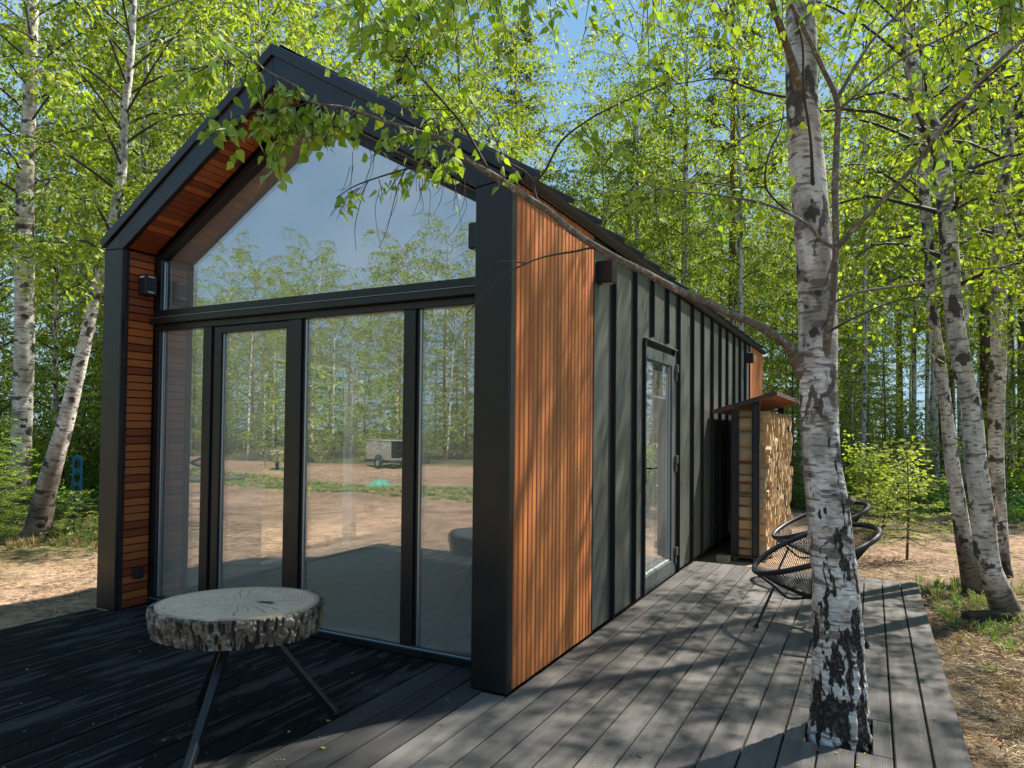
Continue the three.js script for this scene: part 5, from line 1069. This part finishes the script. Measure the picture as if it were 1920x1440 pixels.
// ---------------------------------------------------------------- the yard that the glass mirrors
{
  const R = rng(404);
  const tr = thing('trailer', 'small pale box trailer with open rear, mirrored in the tall glass pane', 'trailer', [-13.6, GY, 16.1], 0.35);
  tr.scale.setScalar(0.76);
  const pale = std({ map: tex(256, 256, (u, v) => S(0.22, 0.215, 0.20, 0.85 + 0.25 * fbm(u, v, 5, 12, 601, 4)), true, [0.6, 0.6]), roughness: 0.6 });
  part('body', [box(-1.2, 0.42, -0.62, 1.0, 1.28, -0.58, 0.01), box(-1.2, 0.42, 0.58, 1.0, 1.28, 0.62, 0.01), box(-1.2, 0.42, -0.579, -1.16, 1.28, 0.579, 0.01), box(-1.22, 1.281, -0.64, 1.02, 1.32, 0.64, 0.012), box(-1.2, 0.38, -0.6, 1.02, 0.4195, 0.6, 0.006), box(0.96, 0.42, -0.579, 1.0, 0.5, 0.579, 0.01)], pale, tr);
  part('chassis', [box(-1.25, 0.30, -0.45, 1.1, 0.379, -0.38, 0.005), box(-1.25, 0.30, 0.38, 1.1, 0.379, 0.45, 0.005), box(1.021, 0.34, -0.62, 1.1, 0.42, 0.62, 0.01), bar([-1.2, 0.34, 0.3], [-2.3, 0.36, 0], 0.06, 0.06), bar([-1.2, 0.34, -0.3], [-2.3, 0.36, -0.01], 0.06, 0.06)], M.steel, tr);
  for (const z of [-0.7, 0.7]) {
    const ring = (r0, r1, h, m, parent) => { const g = new THREE.LatheGeometry([[r0, -h], [r1 - 0.03, -h], [r1, -h * 0.6], [r1, h * 0.6], [r1 - 0.03, h], [r0, h], [r0, -h]].map((p) => new THREE.Vector2(...p)), 28); g.rotateX(Math.PI / 2); g.translate(0.1, 0.28, z); return part(m === M.gasket ? 'wheel' : 'rim', g, m, parent); };
    const w = ring(0.17, 0.28, 0.08, M.gasket, tr); ring(0.03, 0.169, 0.05, M.bright, w);
    part('mudguard', tube([[-0.26, 0.3, z], [-0.17, 0.53, z], [0.1, 0.62, z], [0.37, 0.53, z], [0.46, 0.3, z]], 0.03, { seg: 6, sub: 3 }), M.blackMetal, tr);
  }
  // crumpled green sheet
  const n = 60, P = [], I = [], U = [];
  for (let j = 0; j <= n; j++) for (let i = 0; i <= n; i++) {
    const u = i / n * 2 - 1, v = j / n * 2 - 1, e = Math.hypot(u, v * 1.05), edge = 1 + 0.18 * (noise3(u * 3 + 9, v * 3 + 9, 1, 611) - 0.5);
    const h = 0.2 * step(1.0, 0.25, e) * (0.5 + noise3(u * 2.2 + 9, v * 2.2 + 9, 2, 613)) + 0.07 * Math.abs(noise3(u * 6 + 9, v * 6 + 9, 3, 615) - 0.5) + 0.03 * Math.abs(noise3(u * 14 + 9, v * 14 + 9, 4, 617) - 0.5);
    P.push(u * 0.62 * edge, Math.max(0.01, h), v * 0.45 * edge); U.push(u, v);
  }
  for (let j = 0; j < n; j++) for (let i = 0; i < n; i++) { const a = j * (n + 1) + i, b = a + n + 1; I.push(a, b, a + 1, b, b + 1, a + 1); }
  const g = new THREE.BufferGeometry(); g.setAttribute('position', new THREE.Float32BufferAttribute(P, 3)); g.setAttribute('uv', new THREE.Float32BufferAttribute(U, 2)); g.setIndex(I); g.computeVertexNormals();
  const tp = part('tarpaulin', g, std({ color: lin(0.07, 0.25, 0.18), roughness: 0.5 }), scene); tp.scale.setScalar(0.75); tp.position.set(-9.45, groundY(-9.45, 10.3), 10.3);
  tag(tp, 'crumpled green tarpaulin heap on the grass, mirrored in the tall glass pane', 'tarpaulin');
  // wheelbarrow
  const wb = thing('wheelbarrow', 'pale metal wheelbarrow on the sand, mirrored in the tall glass pane', 'wheelbarrow', [-15.6, groundY(-15.6, 12.6), 12.6], 0.9);
  const tray = new THREE.CylinderGeometry(0.52, 0.3, 0.26, 4, 1, true); tray.rotateY(Math.PI / 4); tray.scale(1, 1, 0.7); tray.translate(0, 0.5, 0);
  part('tray', tray, M.bright, wb); part('tray_floor', box(-0.21, 0.368, -0.145, 0.21, 0.374, 0.145, 0), M.bright, wb);
  for (const s of [-1, 1]) { part('handle', tube([[-0.6, 0.22, 0.05 * s], [0, 0.35, 0.2 * s], [0.95, 0.6, 0.28 * s]], 0.018, { seg: 8, sub: 3 }), M.bright, wb); part('leg', tube([[0.35, 0.42, 0.22 * s], [0.42, 0.0, 0.24 * s]], 0.015, { seg: 8, sub: 1 }), M.bright, wb); }
  const wh = new THREE.TorusGeometry(0.14, 0.045, 10, 24); wh.translate(-0.62, 0.185, 0); part('wheel', wh, M.gasket, wb);
  // second seating deck across the yard
  const d2 = thing('small_deck', 'low grey seating deck across the yard, mirrored in the glazed door', 'deck', [-14.6, GY, 8.2], 0.15);
  for (let i = 0; i < 16; i++) part('deck_board', box(-1.2 + i * 0.15, 0.05, -1.3, -1.2 + i * 0.15 + 0.143, 0.09, 1.3, 0.003, 0, R() * 3), M.deckLight[i % 3], d2);
  part('deck_frame', [box(-1.19, 0.0, -1.29, 1.19, 0.049, -1.2, 0.002), box(-1.19, 0.0, 1.2, 1.19, 0.049, 1.29, 0.002)], M.under, d2);
  copyThing(chairA, [-14.9, GY + 0.09, 8.1], 0.6, 'black cord chair on the small deck across the yard, mirrored in the door', 'mirrored cord chairs');
  copyThing(chairA, [-14.2, GY + 0.09, 8.9], 2.2, 'black cord chair at the yard-side edge of the small deck, mirrored in the door', 'mirrored cord chairs');
}

// ---------------------------------------------------------------- small plants, posts and stones that stand out
{
  const sap = spruceGeo({ H: 1.42, r: 0.016, seed: 81, spread: 0.44, needle: 0.036, step: 0.085, dense: 1.25, lo: 0.2 });
  plant('spruce_sapling', 'slender young spruce with pale new tips standing in the sand right of the chairs', 'tree', sap, [pineMat, twigMat, leafMat(0.30, 0.37, 0.05, 0.45)], [2.02, groundY(2.02, -6.13) - 0.02, -6.13]);
  const sap2 = spruceGeo({ H: 0.75, r: 0.012, seed: 82, spread: 0.42, needle: 0.036, step: 0.085, dense: 1.1, lo: 0.15 });
  plant('spruce_sapling', 'lower young spruce between the sapling in the sand and the chairs', 'tree', sap2, [pineMat, twigMat, leafMat(0.27, 0.36, 0.04, 0.45)], [1.62, groundY(1.62, -7.1) - 0.02, -7.1]);
  plant('bush', 'bright yellow green leafy bush behind the sapling, lit by the sun', 'bush', bushGeo({ H: 1.35, spread: 0.7, seed: 83, n: 1500, leaf: 0.065, stems: 9 }), [twigMat, null, leafMat(0.40, 0.50, 0.03, 0.6)], [1.75, groundY(1.75, -8.6) - 0.03, -8.6]);
  plant('spruce_sapling', 'small pale green spruce seedling between the leaning birch and the blue post', 'tree', spruceGeo({ H: 0.6, r: 0.012, seed: 84, spread: 0.42, needle: 0.045, step: 0.075, dense: 1.2, lo: 0.08 }), [pineMat, twigMat, leafMat(0.30, 0.38, 0.05, 0.45)], [-7.28, groundY(-7.28, -2.05) - 0.02, -2.05]);
  plant('spruce_sapling', 'vivid green bushy spruce at the left edge before the upright birch', 'tree', spruceGeo({ H: 1.5, r: 0.02, seed: 85, spread: 0.55, needle: 0.05, step: 0.09, dense: 1.2, lo: 0.05 }), [pineMat, twigMat, leafMat(0.32, 0.45, 0.03, 0.5)], [-8.15, groundY(-8.15, -1.55) - 0.02, -1.55]);
  plant('spruce_sapling', 'low green spruce in front of the foot of the upright left birch', 'tree', spruceGeo({ H: 1.1, r: 0.02, seed: 86, spread: 0.55, needle: 0.05, step: 0.09, dense: 1.2, lo: 0.05 }), [pineMat, twigMat, leafMat(0.28, 0.40, 0.03, 0.5)], [-8.45, groundY(-8.45, -1.7) - 0.02, -1.7]);
  // blue post with three oval holes
  const s = new THREE.Shape(); const w = 0.068, h = 0.98;
  s.moveTo(-w, 0); s.lineTo(w, 0); s.lineTo(w, h - w); s.absarc(0, h - w, w, 0, Math.PI); s.lineTo(-w, 0);
  for (const y of [0.42, 0.63, 0.84]) { const p = new THREE.Path(); p.absellipse(0, y, 0.043, 0.082, 0, Math.PI * 2, true); s.holes.push(p); }
  const pg = new THREE.ExtrudeGeometry(s, { depth: 0.03, bevelEnabled: true, bevelSize: 0.004, bevelThickness: 0.004, bevelSegments: 2, curveSegments: 20 });
  const bp = thing('blue_post', 'flat blue marker post with three oval holes among the spruces left of the cabin', 'post', [-9.53, groundY(-9.53, -3.39), -3.39], 0.95);
  part('plate', pg, std({ color: lin(0.012, 0.16, 0.30), roughness: 0.45 }), bp); part('foot', box(-0.1, 0.0, -0.04, 0.1, 0.03, 0.07, 0.004), M.steel, bp);
  const st = thing('green_stake', 'thin teal stake standing behind the bright bush', 'stake', [2.1, groundY(2.1, -12), -12]);
  part('rod', tube([[0, -0.05, 0], [0.01, 0.6, 0], [0, 1.25, 0]], 0.024, { seg: 8, sub: 2 }), std({ color: lin(0.02, 0.16, 0.14), roughness: 0.6 }), st); part('cap', tube([[0, 1.2505, 0], [0, 1.275, 0]], 0.028, { seg: 8, sub: 1 }), M.gasket, st);
  const bl = part('timber_block', bar([2.30, GY + 0.035, -3.30], [2.60, GY + 0.05, -3.42], 0.13, 0.11, [0, 1, 0], 0.012), std({ map: pineTex, color: lin(0.4, 0.4, 0.42), roughness: 1 }), scene);
  tag(bl, 'dark weathered timber block lying at the foot of the leaning birch', 'timber block');
  // log stumps at the foot of the left leaning birch
}

// ---------------------------------------------------------------- grass, litter, twigs and undergrowth that nobody could count
{
  const R = rng(555), dummy = new THREE.Object3D();
  const inst = (name, geo, mat, list, label) => {
    const m = new THREE.InstancedMesh(geo, mat, list.length); m.name = numbered(name);
    list.forEach(([x, y, z, ry, sx, sy, tint], i) => { dummy.position.set(x, y, z); dummy.rotation.set((R() - 0.5) * 0.3, ry, (R() - 0.5) * 0.3); dummy.scale.set(sx, sy, sx); dummy.updateMatrix(); m.setMatrixAt(i, dummy.matrix); if (tint) m.setColorAt(i, new THREE.Color().setRGB(...tint)); });
    scene.add(m); return tag(m, label, name.replace(/_/g, ' '), null, 'stuff');
  };
  // tuft of blades
  const tuft = (n, h, spread, seed) => { const q = rng(seed), P = []; for (let i = 0; i < n; i++) { const a = q() * 6.283, l = h * (0.5 + 0.6 * q()), r = spread * q(), bx = Math.cos(a) * r, bz = Math.sin(a) * r, lx = Math.cos(a) * l * (0.2 + 0.6 * q()), lz = Math.sin(a) * l * (0.2 + 0.6 * q()), wx = -Math.sin(a) * 0.0035, wz = Math.cos(a) * 0.0035; const m = [bx + lx * 0.4, l * 0.6, bz + lz * 0.4], t = [bx + lx, l * (0.7 + 0.3 * q()), bz + lz]; P.push(bx - wx, 0, bz - wz, bx + wx, 0, bz + wz, m[0] - wx, m[1], m[2] - wz, bx + wx, 0, bz + wz, m[0] + wx, m[1], m[2] + wz, m[0] - wx, m[1], m[2] - wz, m[0] - wx, m[1], m[2] - wz, m[0] + wx, m[1], m[2] + wz, ...t); } const g = new THREE.BufferGeometry(); g.setAttribute('position', new THREE.Float32BufferAttribute(P, 3)); return g; };
  const grassMat = phys({ color: lin(1, 1, 1), transmission: 0.35, thickness: 0, roughness: 0.95 });
  const inDeck = (x, z) => x > -3.6 && x < 2.12 && z < 2.85 && z > -9.6 && !(x > 0.9 && z < -4.3);
  const put = (n, f) => { const l = []; for (let t = 0; t < n * 6 && l.length < n; t++) { const p = f(); if (p && !inDeck(p[0], p[1])) l.push([p[0], groundY(p[0], p[1]) - 0.01, p[1], R() * 6.283, p[2], p[3], p[4]]); } return l; };
  const gc = (dry) => { const k = 0.7 + 0.6 * R(); return R() < dry ? [0.30 * k, 0.22 * k, 0.08 * k] : [0.16 * k, 0.26 * k, 0.03 * k]; };
  inst('grass', tuft(26, 0.17, 0.06, 1), grassMat, [
    ...put(130, () => { const a = R() * 6.283, r = 0.6 * Math.sqrt(R()), b = [[2.3, -3.6], [2.35, -4.3], [2.9, -4.2], [2.7, -3.1]][Math.floor(R() * 4)]; return [b[0] + Math.cos(a) * r * 0.7, b[1] + Math.sin(a) * r, 0.5 + 0.5 * R(), 0.35 + 0.6 * R(), gc(0.3)]; }),
    ...put(700, () => { const z = mix(-3, 3, R()), x = -7.2 + 0.12 * z + (R() - 0.5) * 2.0 - R() * R() * 2; return noise3(x * 0.9 + 50, z * 0.9 + 50, 1, 701) > 0.48 ? [x, z, 0.6 + 0.6 * R(), 0.4 + 0.7 * R(), gc(0.45)] : null; }),
    ...put(900, () => { const x = mix(1.2, 8, R()), z = mix(-20, -8.4, R()); return wooded(x, z) > 0.3 && noise3(x * 0.7 + 50, z * 0.7 + 50, 1, 703) > 0.45 ? [x, z, 0.8 + 0.8 * R(), 0.6 + 0.9 * R(), gc(0.2)] : null; }),
    ...put(70, () => { const x = mix(2.15, 4.2, R()), z = mix(-3, 1.5, R()); return [x, z, 0.4 + 0.5 * R(), 0.3 + 0.5 * R(), gc(0.6)]; }),
    ...put(900, () => { const x = mix(-17, -5, R()), z = 9.3 + (R() - 0.5) * 2.4; return [x, z, 0.8 + 0.6 * R(), 0.35 + 0.4 * R(), gc(0.25)]; }),
  ], 'tufts of grass round the birches and along the edge of the wood');
  // needles, straws and twigs on the sand
  const straw = (() => { const q = rng(4), P = []; for (let i = 0; i < 22; i++) { const a = q() * 6.283, x = (q() - 0.5) * 0.3, z = (q() - 0.5) * 0.3, l = 0.015 + 0.05 * q(), w = 0.0012 + 0.0016 * q(), y = 0.004 + 0.014 * q(), dx = Math.cos(a) * l, dz = Math.sin(a) * l, nx = -Math.sin(a) * w, nz = Math.cos(a) * w, y2 = y + (q() - 0.5) * 0.02; P.push(x - dx - nx, y, z - dz - nz, x + dx, y2, z + dz, x - dx + nx, y + 0.003, z - dz + nz); } const g = new THREE.BufferGeometry(); g.setAttribute('position', new THREE.Float32BufferAttribute(P, 3)); return g; })();
  const sc = () => { const k = 0.5 + 0.9 * R(); return R() < 0.3 ? [0.42 * k, 0.33 * k, 0.2 * k] : R() < 0.5 ? [0.10 * k, 0.065 * k, 0.04 * k] : [0.27 * k, 0.16 * k, 0.07 * k]; };
  inst('litter', straw, std({ color: lin(1, 1, 1), roughness: 1, side: THREE.DoubleSide }), [
    ...put(5200, () => { const x = mix(2.05, 5.5, Math.pow(R(), 1.3)), z = mix(-4.6, 3, R()); return [x, z, 0.7 + 0.6 * R(), 0.8 + 0.5 * R(), sc()]; }),
    ...put(1500, () => [mix(0.9, 5.5, R()), mix(-11, -4.4, R()), 0.7 + 0.7 * R(), 1, sc()]),
    ...put(2200, () => [mix(-9, -3.5, R()), mix(-4, 3.5, R()), 0.7 + 0.7 * R(), 1, sc()]),
  ], 'needles, straws and dry grass lying on the sand');
  // what has blown onto the boards: catkin scales, dry leaves, bits of twig
  const scale = (() => { const P = [0, 0, 0, 0.5, 0.12, 0.35, 0, 0.05, 1, 0, 0, 0, 0, 0.05, 1, -0.5, 0.1, 0.4]; const g = new THREE.BufferGeometry(); g.setAttribute('position', new THREE.Float32BufferAttribute(P, 3)); return g; })();
  const bits = []; for (let i = 0; i < 750; i++) { const side = R() < 0.7, x = side ? mix(0.02, 2.0, R()) : mix(-3.4, 0, R()), z = side ? mix(-4.1, 2.2, R()) : mix(0.02, 2.2, R()); const q = 0.006 + 0.012 * R() * R() + (R() > 0.96 ? 0.02 : 0), k = 0.4 + 0.9 * R(); bits.push([x, 0.003, z, R() * 6.283, q, q, R() < 0.5 ? [0.30 * k, 0.17 * k, 0.06 * k] : R() < 0.6 ? [0.10 * k, 0.07 * k, 0.05 * k] : [0.30 * k, 0.34 * k, 0.05 * k]]); }
  inst('leaf_litter', scale, std({ color: lin(1, 1, 1), roughness: 1, side: THREE.DoubleSide }), bits, 'small dry leaves and catkin scales scattered over the deck boards');
  const stick = tube([[-0.5, 0.012, 0], [-0.1, 0.02, 0.04], [0.2, 0.014, -0.02], [0.5, 0.02, 0.05]], [0.008, 0.012, 0.009, 0.004], { seg: 5, sub: 2 });
  inst('fallen_twigs', stick, twigMat, [...put(150, () => { const l = 0.12 + 0.35 * R(); return [mix(2.1, 5, R()), mix(-4.4, 2.5, R()), l, l * 0.6]; }), ...put(120, () => { const l = 0.12 + 0.4 * R(); return [mix(-9.5, -3.8, R()), mix(-3.5, 3, R()), l, l * 0.6]; }), ...put(60, () => { const l = 0.12 + 0.35 * R(); return [mix(1, 5, R()), mix(-9.5, -4.5, R()), l, l * 0.6]; })], 'thin dry twigs lying on the ground round the deck');
  // clods and small stones
  const clod = (() => { const g = new THREE.IcosahedronGeometry(1, 1), p = g.attributes.position; for (let i = 0; i < p.count; i++) { const k = 0.75 + 0.5 * noise3(p.getX(i) * 1.7 + 9, p.getY(i) * 1.7 + 9, p.getZ(i) * 1.7 + 9, 71); p.setXYZ(i, p.getX(i) * k, p.getY(i) * k * 0.6, p.getZ(i) * k); } g.computeVertexNormals(); return g; })();
  const cc = () => { const k = 0.6 + 0.7 * R(); return [0.30 * k, 0.2 * k, 0.13 * k]; };
  inst('gravel', clod, std({ color: lin(1, 1, 1), roughness: 1 }), [
    ...put(900, () => { const a = R() * 6.283, r = 0.1 + 0.9 * R() * R(), q = 0.012 + 0.03 * R() * R(); return R() < 0.5 ? [2.02 + Math.cos(a) * r, -6.13 + Math.sin(a) * r, q, q, cc()] : [mix(1, 5, R()), mix(-9.5, -4.4, R()), q * 0.7, q * 0.7, cc()]; }),
    ...put(900, () => { const q = 0.008 + 0.022 * R() * R(); return [mix(-8.5, -3.6, R()), mix(-3, 3.5, R()), q, q, cc()]; }),
    ...put(500, () => { const q = 0.006 + 0.016 * R() * R(); return [mix(2.1, 4.5, R()), mix(-3.5, 2.5, R()), q, q, cc()]; }),
  ], 'clods and small stones scattered over the sand');
  // forest floor plants
  const herb = bushGeo({ H: 0.28, spread: 0.22, seed: 91, n: 90, leaf: 0.05, stems: 6 }).crown;
  inst('undergrowth', herb, phys({ color: lin(0.16, 0.23, 0.02), transmission: 0.4, thickness: 0, roughness: 0.95 }), [
    ...put(2600, () => { const x = mix(-24, -6.2, R()), z = mix(-18, 5, R()); return wooded(x, z) > 0.55 && x < -8.7 + 0.12 * z && R() < 0.75 ? [x, z, 0.8 + 1.1 * R(), 0.7 + 1.0 * R(), gc(0.1).map((q) => q * 4)] : null; }),
    ...put(1700, () => { const x = mix(-8, 9, R()), z = mix(-30, -10, R()); return wooded(x, z) > 0.55 ? [x, z, 0.8 + 1.1 * R(), 0.7 + 1.0 * R(), gc(0.1).map((q) => q * 4)] : null; }),
  ], 'low green plants covering the floor of the wood');
}
renderer.render(scene, camera);
